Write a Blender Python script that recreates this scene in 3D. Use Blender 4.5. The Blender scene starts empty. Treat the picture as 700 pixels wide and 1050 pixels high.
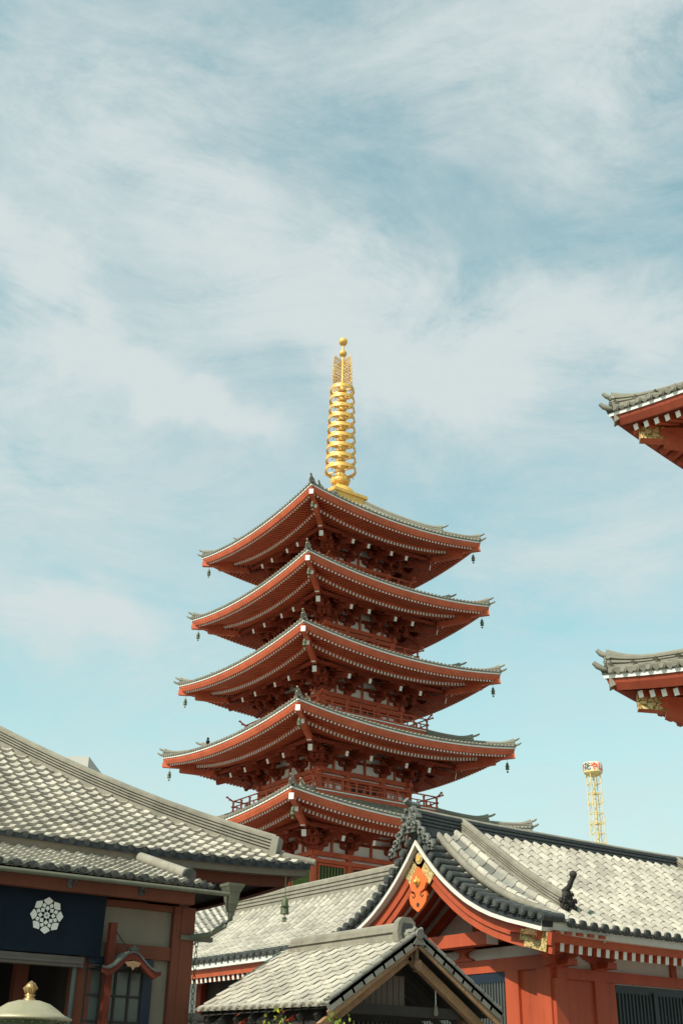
import bpy, math, random
from math import sin, cos, pi, sqrt, radians, floor, ceil
from mathutils import Vector, Matrix
random.seed(7)
V = Vector
scene = bpy.context.scene
COL = scene.collection

# ------------------------------------------------------------------ materials
M = {}
def mk(name, col, rough=.6, var=.18, scale=2.0, tint=0.0, metal=0.0, bump=0.0, bscale=30., dark=None, stain=0.0, streak=False, spec=.4):
    m = bpy.data.materials.new(name); m.use_nodes = True
    nt = m.node_tree; N = nt.nodes; L = nt.links
    b = N['Principled BSDF']
    tc = N.new('ShaderNodeTexCoord')
    mp = N.new('ShaderNodeMapping'); L.new(tc.outputs['Object'], mp.inputs[0])
    if streak: mp.inputs['Scale'].default_value = (1, 1, .18)
    nz = N.new('ShaderNodeTexNoise'); nz.inputs['Scale'].default_value = scale
    nz.inputs['Detail'].default_value = 7; nz.inputs['Roughness'].default_value = .62
    L.new(mp.outputs[0], nz.inputs['Vector'])
    rp = N.new('ShaderNodeMapRange')
    rp.inputs[1].default_value = .3; rp.inputs[2].default_value = .7
    rp.inputs[3].default_value = 1 - var; rp.inputs[4].default_value = 1 + var
    L.new(nz.outputs[0], rp.inputs[0])
    fac = rp.outputs[0]
    if tint:
        at = N.new('ShaderNodeAttribute'); at.attribute_name = 'tint'
        r2 = N.new('ShaderNodeMapRange'); r2.inputs[3].default_value = 1 - tint; r2.inputs[4].default_value = 1 + tint
        L.new(at.outputs['Fac'], r2.inputs[0])
        mu = N.new('ShaderNodeMath'); mu.operation = 'MULTIPLY'
        L.new(fac, mu.inputs[0]); L.new(r2.outputs[0], mu.inputs[1]); fac = mu.outputs[0]
    vm = N.new('ShaderNodeVectorMath'); vm.operation = 'SCALE'; vm.inputs[0].default_value = col
    L.new(fac, vm.inputs['Scale']); out = vm.outputs[0]
    if stain:
        n2 = N.new('ShaderNodeTexNoise'); n2.inputs['Scale'].default_value = scale * 4.3; n2.inputs['Detail'].default_value = 9
        n2.inputs['Roughness'].default_value = .7
        L.new(mp.outputs[0], n2.inputs['Vector'])
        r3 = N.new('ShaderNodeMapRange'); r3.inputs[1].default_value = .5; r3.inputs[2].default_value = .75
        r3.inputs[4].default_value = stain
        L.new(n2.outputs[0], r3.inputs[0])
        mx = N.new('ShaderNodeMix'); mx.data_type = 'RGBA'
        L.new(r3.outputs[0], mx.inputs['Factor']); L.new(out, mx.inputs['A'])
        mx.inputs['B'].default_value = (*(dark or [c * .35 for c in col]), 1)
        out = mx.outputs['Result']
    L.new(out, b.inputs['Base Color'])
    b.inputs['Roughness'].default_value = rough; b.inputs['Metallic'].default_value = metal
    b.inputs['Specular IOR Level'].default_value = spec
    if bump:
        nb = N.new('ShaderNodeTexNoise'); nb.inputs['Scale'].default_value = bscale; nb.inputs['Detail'].default_value = 4
        L.new(tc.outputs['Object'], nb.inputs['Vector'])
        bp = N.new('ShaderNodeBump'); bp.inputs['Strength'].default_value = bump; bp.inputs['Distance'].default_value = .02
        L.new(nb.outputs[0], bp.inputs['Height']); L.new(bp.outputs[0], b.inputs['Normal'])
    M[name] = m
    return m
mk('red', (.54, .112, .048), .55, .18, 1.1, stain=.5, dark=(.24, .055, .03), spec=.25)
mk('redgate', (.30, .060, .030), .6, .25, 1.4, stain=.5, dark=(.12, .03, .02), streak=True, spec=.2)  # gate fascia red, darkened so the colour carries its shade
mk('redhalfshade', (.48, .10, .045), .6, .2, 1.1, stain=.4, dark=(.14, .035, .02), spec=.2)  # rafter red with some of the eave shade put into the colour
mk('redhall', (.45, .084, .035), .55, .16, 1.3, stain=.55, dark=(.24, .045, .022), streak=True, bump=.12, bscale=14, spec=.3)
mk('redsign', (.15, .030, .018), .6, .2, 3, stain=.4, spec=.2)  # signpost red lowered to stand for the shade it is in
mk('redshade', (.27, .052, .026), .65, .25, 1.4, stain=.4, spec=.15)  # darker copy of the red; under-eave shade is in the colour
mk('redbrownshade', (.16, .048, .027), .7, .16, 1.6, stain=.45, dark=(.09, .04, .028), streak=True, spec=.25)  # left hall's brown red, darkened to paint in the shade on its front
mk('orange', (.72, .16, .035), .4, .08, 2, spec=.4)
mk('white', (.86, .83, .76), .7, .07, 2, stain=.2, dark=(.5, .46, .4))
mk('plaster', (.74, .70, .62), .85, .07, 1.2, stain=.3, dark=(.5, .45, .37), streak=True, bump=.15)
mk('plasterpag', (.88, .85, .78), .85, .06, 1.2, stain=.2, dark=(.6, .55, .47), streak=True)
mk('plastershade', (.22, .185, .14), .9, .1, 1.6, stain=.35, dark=(.17, .15, .12), streak=True, bump=.2)  # plaster colour lowered to imitate the shade over the left hall
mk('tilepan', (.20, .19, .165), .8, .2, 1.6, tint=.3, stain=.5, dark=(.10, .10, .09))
mk('tile', (.44, .395, .33), .75, .24, 1.3, tint=.19, stain=.75, dark=(.17, .165, .15), bump=.3, bscale=40, spec=.3)
mk('tilepag', (.27, .25, .20), .75, .15, 1.2, tint=.18, stain=.4, dark=(.14, .135, .11), spec=.3)
mk('tiledark', (.058, .06, .055), .5, .25, 3., tint=.3, stain=.4, dark=(.28, .27, .24), bump=.3, bscale=40, spec=.5)
mk('tileshed', (.46, .41, .34), .75, .16, 2.0, tint=.2, stain=.6, dark=(.34, .31, .26), bump=.3, bscale=50, spec=.3)
mk('ridgepale', (.28, .25, .20), .8, .2, 2.5, tint=.25, stain=.6, dark=(.14, .135, .115), bump=.3, spec=.25)
mk('ridgedark', (.036, .042, .043), .5, .25, 2.2, tint=.2, stain=.25, dark=(.2, .2, .18), spec=.5)
mk('gold', (.80, .47, .11), .45, .2, 2.2, metal=.2, stain=.5, dark=(.34, .17, .04), spec=.6)
mk('bronze', (.11, .13, .07), .6, .2, 6, metal=.25)
mk('verdigris', (.125, .125, .09), .75, .15, 8, stain=.5, dark=(.17, .17, .12))
mk('hat', (.40, .35, .23), .5, .12, 6, metal=.3, stain=.4, dark=(.3, .26, .16))
mk('finial', (.42, .26, .11), .35, .2, 10, metal=.6)
mk('green', (.17, .26, .045), .6, .15, 5)
mk('wood', (.16, .095, .055), .75, .3, 3, stain=.5, dark=(.05, .035, .025), bump=.3)
mk('woodpale', (.34, .19, .10), .75, .25, 4, stain=.6, dark=(.12, .08, .05), bump=.3)
mk('darkwood', (.035, .03, .027), .7, .2, 3)
mk('shutter', (.028, .04, .042), .5, .15, 3)
mk('bar', (.09, .10, .095), .6, .15, 4)
mk('navy', (.013, .020, .031), .85, .12, 3, bump=.2, bscale=120, spec=.1)
mk('rail', (.12, .10, .08), .5, .15, 2, streak=True)
mk('pane', (.10, .115, .105), .25, .06, 2, spec=.5)
mk('bluepost', (.012, .022, .04), .5, .1, 3)
mk('ground', (.24, .225, .20), .9, .12, .6, stain=.2)
mk('concrete', (.55, .53, .48), .85, .06, .3)
mk('yellow', (.76, .58, .26), .5, .06, 1)
mk('drum', (.72, .62, .46), .5, .05, 1)
mk('letterred', (.80, .09, .04), .5, .05, 1)
mk('letterblue', (.03, .12, .17), .5, .05, 1)
mk('gapshade', (.03, .035, .04), .8, .1, 2)  # near-black for shaded gaps below tile edges, shade painted as colour
mk('ogre', (.16, .16, .14), .7, .25, 6, stain=.5, dark=(.05, .05, .045))
mk('shedverge', (.21, .195, .165), .7, .2, 3, tint=.25, stain=.5, dark=(.1, .1, .09))
mk('leaf', (.13, .16, .02), .6, .4, 2, tint=.45)
mk('leafyellow', (.34, .30, .03), .6, .3, 2, tint=.3)
mk('stem', (.09, .06, .04), .8)
mk('feather', (.012, .012, .014), .5, .1, 9)
mk('glass', (.03, .04, .05), .1, .1, 1, spec=.6)
mk('stone', (.24, .225, .20), .85, .15, 3, stain=.4)
# gold fittings with engraved scrolls: darker grooves
def goldplate():
    m = mk('goldplate', (.78, .56, .20), .45, .1, 4, metal=.3)
    nt = m.node_tree; N = nt.nodes; L = nt.links; b = N['Principled BSDF']
    tc = N.new('ShaderNodeTexCoord'); w = N.new('ShaderNodeTexVoronoi'); w.feature = 'DISTANCE_TO_EDGE'; w.inputs['Scale'].default_value = 13
    nz = N.new('ShaderNodeTexNoise'); nz.inputs['Scale'].default_value = 9
    mixv = N.new('ShaderNodeMix'); mixv.data_type = 'VECTOR'; mixv.inputs['Factor'].default_value = .12
    L.new(tc.outputs['Object'], mixv.inputs['A']); L.new(nz.outputs['Color'], mixv.inputs['B']); L.new(mixv.outputs['Result'], w.inputs['Vector'])
    r = N.new('ShaderNodeMapRange'); r.inputs[1].default_value = .03; r.inputs[2].default_value = .10
    L.new(w.outputs['Distance'], r.inputs[0])
    mx = N.new('ShaderNodeMix'); mx.data_type = 'RGBA'; mx.inputs['A'].default_value = (.30, .17, .04, 1); mx.inputs['B'].default_value = (.72, .54, .25, 1)
    L.new(r.outputs[0], mx.inputs['Factor']); L.new(mx.outputs['Result'], b.inputs['Base Color'])
    bp = N.new('ShaderNodeBump'); bp.inputs['Strength'].default_value = .6; bp.inputs['Distance'].default_value = .02
    L.new(r.outputs[0], bp.inputs['Height']); L.new(bp.outputs[0], b.inputs['Normal'])
goldplate()

# ------------------------------------------------------------------ mesh builder
class MB:
    def __init__(s): s.v = []; s.f = []; s.m = []; s.t = []; s.sm = []; s.names = []
    def mi(s, n):
        if n not in s.names: s.names.append(n)
        return s.names.index(n)
    def face(s, idx, mat, tint=None, smooth=False):
        s.f.append(idx); s.m.append(s.mi(mat)); s.t.append(random.random() if tint is None else tint); s.sm.append(smooth)
    def q(s, pts, mat, tint=None):
        n = len(s.v); s.v.extend([tuple(p) for p in pts]); s.face(list(range(n, n + len(pts))), mat, tint)
    def grid(s, rows, mat, tint=None, smooth=False, closed=False):
        n = len(s.v); w = len(rows[0])
        for r in rows: s.v.extend([tuple(p) for p in r])
        tt = random.random() if tint is None else tint
        for i in range(len(rows) - 1):
            for j in range(w if closed else w - 1):
                k = (j + 1) % w
                s.face([n + i * w + j, n + i * w + k, n + (i + 1) * w + k, n + (i + 1) * w + j], mat, tt, smooth)
    def box(s, c, d, mat, end=None, rz=0):
        x, y, z = d[0] / 2, d[1] / 2, d[2] / 2; c = V(c); R = Matrix.Rotation(rz, 3, 'Z')
        P = [c + R @ V((a * x, b * y, e * z)) for e in (-1, 1) for a, b in ((-1, -1), (1, -1), (1, 1), (-1, 1))]
        s.hexa(P, mat, end)
    def hexa(s, P, mat, end=None):
        n = len(s.v); s.v.extend([tuple(p) for p in P]); t = random.random()
        for k, f in enumerate(((3, 2, 1, 0), (4, 5, 6, 7), (0, 1, 5, 4), (1, 2, 6, 5), (2, 3, 7, 6), (3, 0, 4, 7))):
            s.face([n + i for i in f], end if (end and k == 2) else mat, t)
    def span(s, a, b, mat):
        s.box([(a[i] + b[i]) / 2 for i in range(3)], [abs(b[i] - a[i]) for i in range(3)], mat)
    def beam(s, p0, p1, w, h, mat, end=None, up=(0, 0, 1)):
        # end material goes on the p0 face
        p0 = V(p0); p1 = V(p1); d = (p1 - p0).normalized(); sd = d.cross(V(up)).normalized(); u = sd.cross(d)
        P = [p0 - sd * w / 2 - u * h / 2, p0 + sd * w / 2 - u * h / 2, p1 + sd * w / 2 - u * h / 2, p1 - sd * w / 2 - u * h / 2,
             p0 - sd * w / 2 + u * h / 2, p0 + sd * w / 2 + u * h / 2, p1 + sd * w / 2 + u * h / 2, p1 - sd * w / 2 + u * h / 2]
        s.hexa(P, mat, end)
    def tube(s, pts, r, mat, seg=8, caps=True, smooth=True, endmat=None):
        pts = [V(p) for p in pts]; rs = r if isinstance(r, (list, tuple)) else [r] * len(pts)
        rows = []
        for i, p in enumerate(pts):
            d = (pts[min(i + 1, len(pts) - 1)] - pts[max(i - 1, 0)]).normalized()
            a = V((0, 0, 1)) if abs(d.z) < .9 else V((1, 0, 0))
            x = d.cross(a).normalized(); y = d.cross(x).normalized()
            rows.append([p + (x * cos(2 * pi * k / seg) + y * sin(2 * pi * k / seg)) * rs[i] for k in range(seg)])
        s.grid(rows, mat, smooth=smooth, closed=True)
        if caps: s.q(rows[0][::-1], endmat or mat); s.q(rows[-1], endmat or mat)
    def lathe(s, prof, c, mat, seg=24, smooth=True):
        c = V(c)
        rows = [[c + V((r * cos(2 * pi * k / seg), r * sin(2 * pi * k / seg), z)) for k in range(seg)] for r, z in prof]
        s.grid(rows, mat, smooth=smooth, closed=True)
        if prof[0][0] > 1e-4: s.q(rows[0][::-1], mat)
        if prof[-1][0] > 1e-4: s.q(rows[-1], mat)
    def ball(s, c, r, mat, seg=12, sq=(1, 1, 1)):
        rows = []
        for i in range(seg // 2 + 1):
            th = pi * i / (seg // 2)
            rows.append([V(c) + V((r * sq[0] * sin(th) * cos(2 * pi * k / seg), r * sq[1] * sin(th) * sin(2 * pi * k / seg), -r * sq[2] * cos(th))) for k in range(seg)])
        s.grid(rows, mat, smooth=True, closed=True)
    def prism(s, pts, o, ax, ay, dv, mat, side=None):
        # polygon pts (x,y) in plane o+x*ax+y*ay, extruded by dv
        o = V(o); ax = V(ax); ay = V(ay); dv = V(dv)
        A = [o + ax * x + ay * y for x, y in pts]; B = [p + dv for p in A]; t = random.random(); n = len(pts)
        s.q(A, mat, t); s.q(B[::-1], mat, t)
        for i in range(n):
            j = (i + 1) % n; s.q([A[i], B[i], B[j], A[j]], side or mat, t)
    def sweep(s, path, prof, mat, hs=None, caps=True, mats=None, closed=True):
        # prof (side, up) swept along path; side is horizontal, up is world z; hs scales up per point
        path = [V(p) for p in path]; rows = []
        for i, p in enumerate(path):
            d = path[min(i + 1, len(path) - 1)] - path[max(i - 1, 0)]; d.z = 0; d.normalize()
            sd = V((d.y, -d.x, 0)); k = hs[i] if hs else 1
            rows.append([p + sd * x + V((0, 0, y * k)) for x, y in prof])
        n = len(prof)
        for i in range(len(rows) - 1):
            t = random.uniform(.42, .58)
            for j in range(n if closed else n - 1):
                kk = (j + 1) % n
                s.q([rows[i][j], rows[i][kk], rows[i + 1][kk], rows[i + 1][j]], mats[j] if mats else mat, t)
        if caps: s.q(rows[0][::-1], mat); s.q(rows[-1], mat)
    def build(s, name, parent=None, loc=(0, 0, 0), rz=0, scale=None):
        me = bpy.data.meshes.new(name); me.from_pydata(s.v, [], s.f)
        for n in s.names: me.materials.append(M[n])
        me.polygons.foreach_set('material_index', s.m)
        me.polygons.foreach_set('use_smooth', s.sm)
        at = me.attributes.new('tint', 'FLOAT', 'FACE'); at.data.foreach_set('value', s.t)
        me.validate(); me.update()
        o = bpy.data.objects.new(name, me); COL.objects.link(o)
        o.location = loc; o.rotation_euler.z = rz
        if scale: o.scale = (scale,) * 3
        if parent: o.parent = parent
        return o
def tag(o, label, cat, group=None):
    o['label'] = label; o['category'] = cat
    if group: o['group'] = group
    return o
def thing(name, label, cat, loc=(0, 0, 0), group=None):
    o = bpy.data.objects.new(name, None); o.empty_display_size = .3; COL.objects.link(o); o.location = loc
    return tag(o, label, cat, group)
def dup(o, parent, rz=0, loc=None):
    c = o.copy(); COL.objects.link(c); c.parent = parent
    c.rotation_euler.z = o.rotation_euler.z + rz
    if loc is not None: c.location = loc
    elif rz: c.location = Matrix.Rotation(rz, 3, 'Z') @ o.location
    return c
def four(o, parent):
    for k in (1, 2, 3): dup(o, parent, k * pi / 2)

# ------------------------------------------------------------------ tiles
def surf(P, a, v):
    e = .02; p = P(a, v); da = P(a + e, v) - P(a - e, v); dv = P(a, v + e) - P(a, v - e)
    n = da.cross(dv).normalized()
    if n.z < 0: n = -n
    return p, n, da.normalized(), dv.normalized()
def tile_field(mb, P, a0, a1, pitch, vmax, course, kind, mat, r=None, panmat=None, vmin=lambda a: 0.):
    n = max(1, round((a1 - a0) / pitch)); p = (a1 - a0) / n; sc = p / .25
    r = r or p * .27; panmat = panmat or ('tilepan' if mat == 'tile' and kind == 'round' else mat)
    WV = ([(0, .0), (.06, .022), (.15, .034), (.25, .022), (.33, .0), (.5, -.014), (.8, -.014), (1, .0)], [(0, .0), (.05, .015), (.14, .017), (.21, -.004), (.5, -.010), (.85, -.006), (1, .0)])
    for i in range(n):
        ac = a0 + (i + .5) * p; v0 = vmin(ac); vm = vmax(ac)
        if vm - v0 < .05: continue
        jit = random.uniform(-.01, .01)
        k = 0; v = v0; st_ = course * .5 if (kind == 'flat' and i % 2) else course
        while v < vm - .01:
            w = min(v + (st_ if k == 0 else course), vm); tn = random.random()
            lo, nl, al, dl = surf(P, ac, v); hi, nh, ah, dh = surf(P, ac, w)
            if kind == 'round':
                seg = 5; A = []; B = []; Cc = []
                r0 = r * random.uniform(.98, 1.05); r1 = r * .86
                for j in range(seg + 1):
                    th = pi * j / seg
                    A.append(lo + al * (cos(th) * r0) + nl * (sin(th) * r0 * 1.05))
                    B.append(hi + ah * (cos(th) * r1) + nh * (sin(th) * r1 * 1.05))
                    Cc.append(lo + al * (cos(th) * r1) + nl * (sin(th) * r1 * 1.05) + dl * .004)
                mb.grid([A, B], mat, tn, True); mb.grid([Cc, A], mat, tn)
                tp = random.random()
                g = p / 2
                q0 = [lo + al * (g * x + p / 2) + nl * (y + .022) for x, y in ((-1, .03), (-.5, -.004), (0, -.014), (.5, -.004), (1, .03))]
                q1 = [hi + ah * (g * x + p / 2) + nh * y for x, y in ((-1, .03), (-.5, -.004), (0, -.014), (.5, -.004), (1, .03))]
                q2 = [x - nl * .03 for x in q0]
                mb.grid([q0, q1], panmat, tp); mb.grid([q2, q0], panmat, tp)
            else:
                flat = kind == 'flat'; wave = WV[1] if flat else WV[0]
                lift = (.024 if flat else .052) * sc; wob = random.uniform(0, .007)
                q0 = [lo + al * (p * (x - .5)) + nl * (y * sc + lift + wob) for x, y in wave]
                q1 = [hi + ah * (p * (x - .5)) + nh * (y * sc + .002) for x, y in wave]
                q2 = [x - nl * (lift + .01) for x in q0]
                mb.grid([q0, q1], mat, tn); mb.grid([q2, q0], mat, tn)
            v = w; k += 1
def eave_caps(mb, P, a0, a1, pitch, r, mat='tiledark', out=.05, drop=.0, v0=0., pan=True):
    n = max(1, round((a1 - a0) / pitch)); p = (a1 - a0) / n
    for i in range(n):
        ac = a0 + (i + .5) * p
        c, nn, al, dv = surf(P, ac, v0); d = V((dv.x, dv.y, dv.z * .5)).normalized()
        c = c + nn * (r * .15 - drop)
        mb.tube([c + d * .12, c - d * out], r, mat, 9, smooth=True)
        mb.tube([c - d * out, c - d * (out + .012)], r * .68, mat, 8)
        if pan:
            q = [c + al * (p * x) + nn * y - d * (out - .02) for x, y in ((.5 - .5 + .18, -.0), (.34, -r * .75), (.5, -r * 1.05), (.66, -r * .75), (.82, .0))]
            q2 = [x + d * .16 + nn * .035 for x in q]; q3 = [x + nn * .045 for x in q]
            mb.grid([q, q3], mat); mb.grid([q, q2], mat)
def ridge_prof(w, h, layers=3, cap=.09):
    # stacked flat tiles with a round cap; closed profile
    R = []; y = -.15
    lh = (h - cap) / layers
    R.append((w / 2, y)); y = 0
    for i in range(layers):
        ww = w / 2 * (1 - .12 * i / max(1, layers))
        R += [(ww, y + .004), (ww, y + lh * .62), (ww - .038, y + lh * .66), (ww - .038, y + lh)]
        y += lh
    R += [(cap, y), (cap * .9, y + cap * .5), (cap * .5, y + cap * .9), (0, y + cap)]
    return R + [(-a, b) for a, b in R[::-1][1:]]

# onigawara: faces -Y locally, stands at origin
def oni(mb, s=1., mat='ridgedark', horn=True):
    out = [(-.22, -.05), (-.27, .1), (-.24, .22), (-.30, .26), (-.27, .36), (-.17, .34), (-.15, .46), (-.08, .55), (0, .62)]
    pts = [(x * s, y * s) for x, y in out]; pts += [(-x, y) for x, y in pts[::-1][1:]]
    mb.prism(pts, (0, -.04 * s, 0), (1, 0, 0), (0, 0, 1), (0, .12 * s, 0), mat)
    def curl(cx_, cz_, r_, d_, a_=0.):
        mb.tube([(s * (cx_ + d_ * (r_ - r_ * .085 * j) * cos(a_ + j * .62)), s * (-.07 - .006 * j), s * (cz_ + (r_ - r_ * .085 * j) * sin(a_ + j * .62))) for j in range(11)], [s * (.034 - .0016 * j) for j in range(11)], mat, 6)
    for sx in (-1, 1):
        curl(sx * .17, .09, .085, sx, -1.2); curl(sx * .19, .28, .075, sx, -.8); curl(sx * .09, .44, .06, sx, -.6)
    mb.ball((0, -.06 * s, .2 * s), .085 * s, mat, 10, (1, .8, 1.2)); mb.ball((0, -.07 * s, .04 * s), .05 * s, mat, 8, (1.6, 1, .8)); mb.ball((-.045 * s, -.12 * s, .25 * s), .025 * s, mat, 6); mb.ball((.045 * s, -.12 * s, .25 * s), .025 * s, mat, 6)
    if horn:
        mb.tube([(0, .25 * s, .60 * s), (0, -.02, .60 * s), (0, -.10 * s, .63 * s), (0, -.16 * s, .68 * s)], [.07 * s, .075 * s, .075 * s, .085 * s], mat, 9)

# ------------------------------------------------------------------ square tiered eaves (pagoda and gate)
def Lerp(a, b, t): return a + (b - a) * t
def tier_roof(parent, s, zc, w, top_d, top_z, sc=1., h=.65, tile='tilepag', pitch=.30, gold=False, spc=.255):
    zm = zc - h
    def g(d): return max(0., min(1., (d - (w + sc)) / max(.1, s - 1.65 * sc - (w + sc))))
    def Zu(a, d, off): return zm + h * g(d) * min(1., abs(a) / d) ** 2 + off
    T = [-1 + i / 16 for i in range(33)]
    def strip(mb, d1, o1, d2, o2, mat):
        for k in range(4):
            R = Matrix.Rotation(k * pi / 2, 3, 'Z')
            mb.grid([[R @ V((t * d, -d, Zu(t * d, d, o))) for t in T] for d, o in ((d1, o1), (d2, o2))], mat, .5)
    z0 = zm + .16 * sc; R_ = top_z - z0
    def Pt(a, q):
        d = s - q; x = min(1., max(0, q) / (s - top_d))
        lift = h * min(1.3, abs(a) / max(d, .3)) ** 2 * (1 - x) ** 1.3
        return V((a, -d, z0 + R_ * (.62 * x + .38 * x * x) + lift + (q * .3 if q < 0 else 0)))
    # tile slopes: part mesh is one whole tiled roof
    mb = MB(); t1 = MB()
    tile_field(t1, Pt, -s + .1, s - .1, pitch * sc, lambda a: min(s - top_d, s - abs(a)), .34 * sc, 'round', tile)
    for k in range(4):
        R = Matrix.Rotation(k * pi / 2, 3, 'Z'); n = len(mb.v)
        mb.v += [tuple(R @ V(p)) for p in t1.v]
        for f, t, sm in zip(t1.f, t1.t, t1.sm): mb.face([i + n for i in f], tile, t, sm)
        mb.grid([[R @ (Pt(t * (s - q), q) - V((0, 0, .03))) for t in T] for q in (.0, .3 * (s - top_d), .6 * (s - top_d), s - top_d)], tile, .3)
    roof = mb.build('roof', parent)
    mb = MB(); eave_caps(mb, Pt, -s + .1, s - .1, pitch * sc, .085 * sc, tile, out=.03, pan=True)
    o = mb.build('eave_tile_edge', roof); four(o, roof)
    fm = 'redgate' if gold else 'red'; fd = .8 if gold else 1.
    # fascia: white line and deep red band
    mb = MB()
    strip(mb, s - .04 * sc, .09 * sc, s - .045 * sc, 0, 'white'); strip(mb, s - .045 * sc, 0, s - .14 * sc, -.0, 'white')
    strip(mb, s - .02 * sc, .16 * sc, s - .06 * sc, .09 * sc, 'gapshade')  # flat dark strip painted as the shaded gap below the tiles
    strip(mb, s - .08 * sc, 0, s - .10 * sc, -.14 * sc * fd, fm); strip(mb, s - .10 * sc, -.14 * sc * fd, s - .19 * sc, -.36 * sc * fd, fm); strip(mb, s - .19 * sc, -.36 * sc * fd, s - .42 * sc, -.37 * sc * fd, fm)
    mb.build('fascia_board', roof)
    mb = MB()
    strip(mb, s - .3 * sc, -.31 * sc, s - 1.75 * sc, -.2 * sc, 'redshade')
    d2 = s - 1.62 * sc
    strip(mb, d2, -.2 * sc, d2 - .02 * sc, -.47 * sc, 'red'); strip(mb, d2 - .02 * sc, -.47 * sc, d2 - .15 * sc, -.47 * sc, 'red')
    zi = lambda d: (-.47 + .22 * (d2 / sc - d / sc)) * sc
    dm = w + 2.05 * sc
    strip(mb, d2 - .12 * sc, -.44 * sc, dm, zi(dm) + .02, 'redshade'); strip(mb, dm, zi(dm) + .02, w + .1 * sc, zi(w) + .02, 'redshade')
    mb.build('soffit', roof)
    mb = MB(); n = round(2 * (s - .36 * sc) / (spc * sc))
    for i in range(n):
        a = (i + .5 - n / 2) * spc * sc; do = s - .34 * sc; di = max(s - 1.7 * sc, abs(a) + .05)
        if di < do - .05:
            mb.beam((a, -do, Zu(a, do, -.40 * sc)), (a, -di, Zu(a, di, Lerp(-.40, -.28, (do - di) / (1.36 * sc)) * sc)), .13 * sc, .155 * sc, 'redhalfshade', 'white')
    o = mb.build('flying_rafter', roof); four(o, roof)
    mb = MB(); do = s - 1.68 * sc; n = round(2 * (do - .05) / (spc * sc))
    for i in range(n):
        a = (i + .5 - n / 2) * spc * sc; di = max(w + .05, abs(a) + .05)
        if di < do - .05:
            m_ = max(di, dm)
            mb.beam((a, -do, Zu(a, do, -.56 * sc)), (a, -m_, Zu(a, m_, zi(m_) - .08 * sc)), .14 * sc, .175 * sc, 'redhalfshade', 'white')
            if di < m_: mb.beam((a, -m_, Zu(a, m_, zi(m_) - .08 * sc)), (a, -di, Zu(a, di, zi(di) - .08 * sc)), .13 * sc, .16 * sc, 'redshade')  # inner length in the darker red, painting the deeper eave shade
    o = mb.build('base_rafter', roof); four(o, roof)
    GHI = .53; fm = 'redgate' if gold else 'red'; hz_ = .60 if gold else .42
    # hip rafters at the corner (-,-)
    mb = MB(); D = lambda hh, z: V((-hh, -hh, z)); hi = GHI if gold else .10
    mb.beam(D(s - hi * sc, zc - hz_ * sc), D(s - 1.7 * sc, zc - (hz_ + .2) * sc), .26 * sc, .34 * sc, 'red', 'white')
    mb.beam(D(s - .95 * sc, zc - .80 * sc), D(w + 2.1 * sc, zm - .5 * sc), .28 * sc, .34 * sc, 'redhalfshade', 'white')
    mb.beam(D(w + 2.1 * sc, zm - .5 * sc), D(w, zm + .1 * sc), .26 * sc, .32 * sc, 'redshade')
    if gold:
        for sd in (-1, 1):
            e = V((1, -1, 0)).normalized() * (sd * (.131 * sc + .004)); dd = V((1, 1, 0)).normalized()
            base = D(s - (hi + .01) * sc, zc - hz_ * sc) + e; dn = (D(s - 1.7 * sc, zc - (hz_ + .2) * sc) - D(s - hi * sc, zc - hz_ * sc)).normalized()
            mb.prism([(0, -.17 * sc), (.62 * sc, -.17 * sc), (.42 * sc, -.06 * sc), (.50 * sc, 0), (.42 * sc, .06 * sc), (.60 * sc, .17 * sc), (0, .17 * sc)], base, dn, (0, 0, 1), e.normalized() * .006, 'goldplate')
        b = D(s - hi * sc, zc - hz_ * sc); u = V((1, -1, 0)).normalized()
        mb.prism([(-.14 * sc, -.18 * sc), (.14 * sc, -.18 * sc), (.14 * sc, .18 * sc), (-.14 * sc, .18 * sc)], b, u, (0, 0, 1), V((-1, -1, 0)).normalized() * .008, 'goldplate')
    o = mb.build('hip_rafter', roof); four(o, roof)
    # hip ridge with two upturned steps
    mb = MB()
    def zh(hh): x = (s - hh) / (s - top_d); return z0 + R_ * (.62 * x + .38 * x * x) + h * (1 - x) ** 1.3
    def hip(h0, h1, wd, ht, curl, n=10):
        pts = []; hs = []
        for i in range(n + 1):
            f = i / n; hh = Lerp(h0, h1, f); pts.append((-hh, -hh, zh(hh) + .02)); hs.append(1 + curl * max(0, 1 - (hh and (h0 - hh)) / (.7 * sc)) ** 2)
        mb.sweep(pts, ridge_prof(wd, ht, 3, .07 * sc), tile, hs)
    hip(s - 1.9 * sc, top_d, .34 * sc, .42 * sc, .55); hip(s - .12 * sc, s - 1.85 * sc, .28 * sc, .26 * sc, .9)
    for hh, zz, k, L in ((s - 1.9 * sc, zh(s - 1.9 * sc) + .50 * sc, .07, .5), (s - .12 * sc, zh(s - .12 * sc) + .35 * sc, .07, .42), (s - .05 * sc, zh(s - .05 * sc) + .06 * sc, .075, .42)):
        L *= (.5 if gold else .85); e = L * sc / sqrt(2); a = (hh - .3 * sc) 
        mb.tube([D(a, zz - .04 * sc), D(hh, zz), D(hh + e * .6, zz + .07 * sc), D(hh + e, zz + .16 * sc)], [k * sc, k * sc, k * .95 * sc, k * .7 * sc], tile, 8)
    ob = MB(); oni(ob, .62 * sc, tile, False)
    for hh in (s - 1.92 * sc, s - .12 * sc):
        R = Matrix.Rotation(-pi / 4, 3, 'Z'); n = len(mb.v)
        mb.v += [tuple(R @ V(p) + D(hh, zh(hh) + .05)) for p in ob.v]
        for f in ob.f: mb.face([i + n for i in f], tile)
    o = mb.build('hip_ridge', roof); four(o, roof)
    return roof

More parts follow.
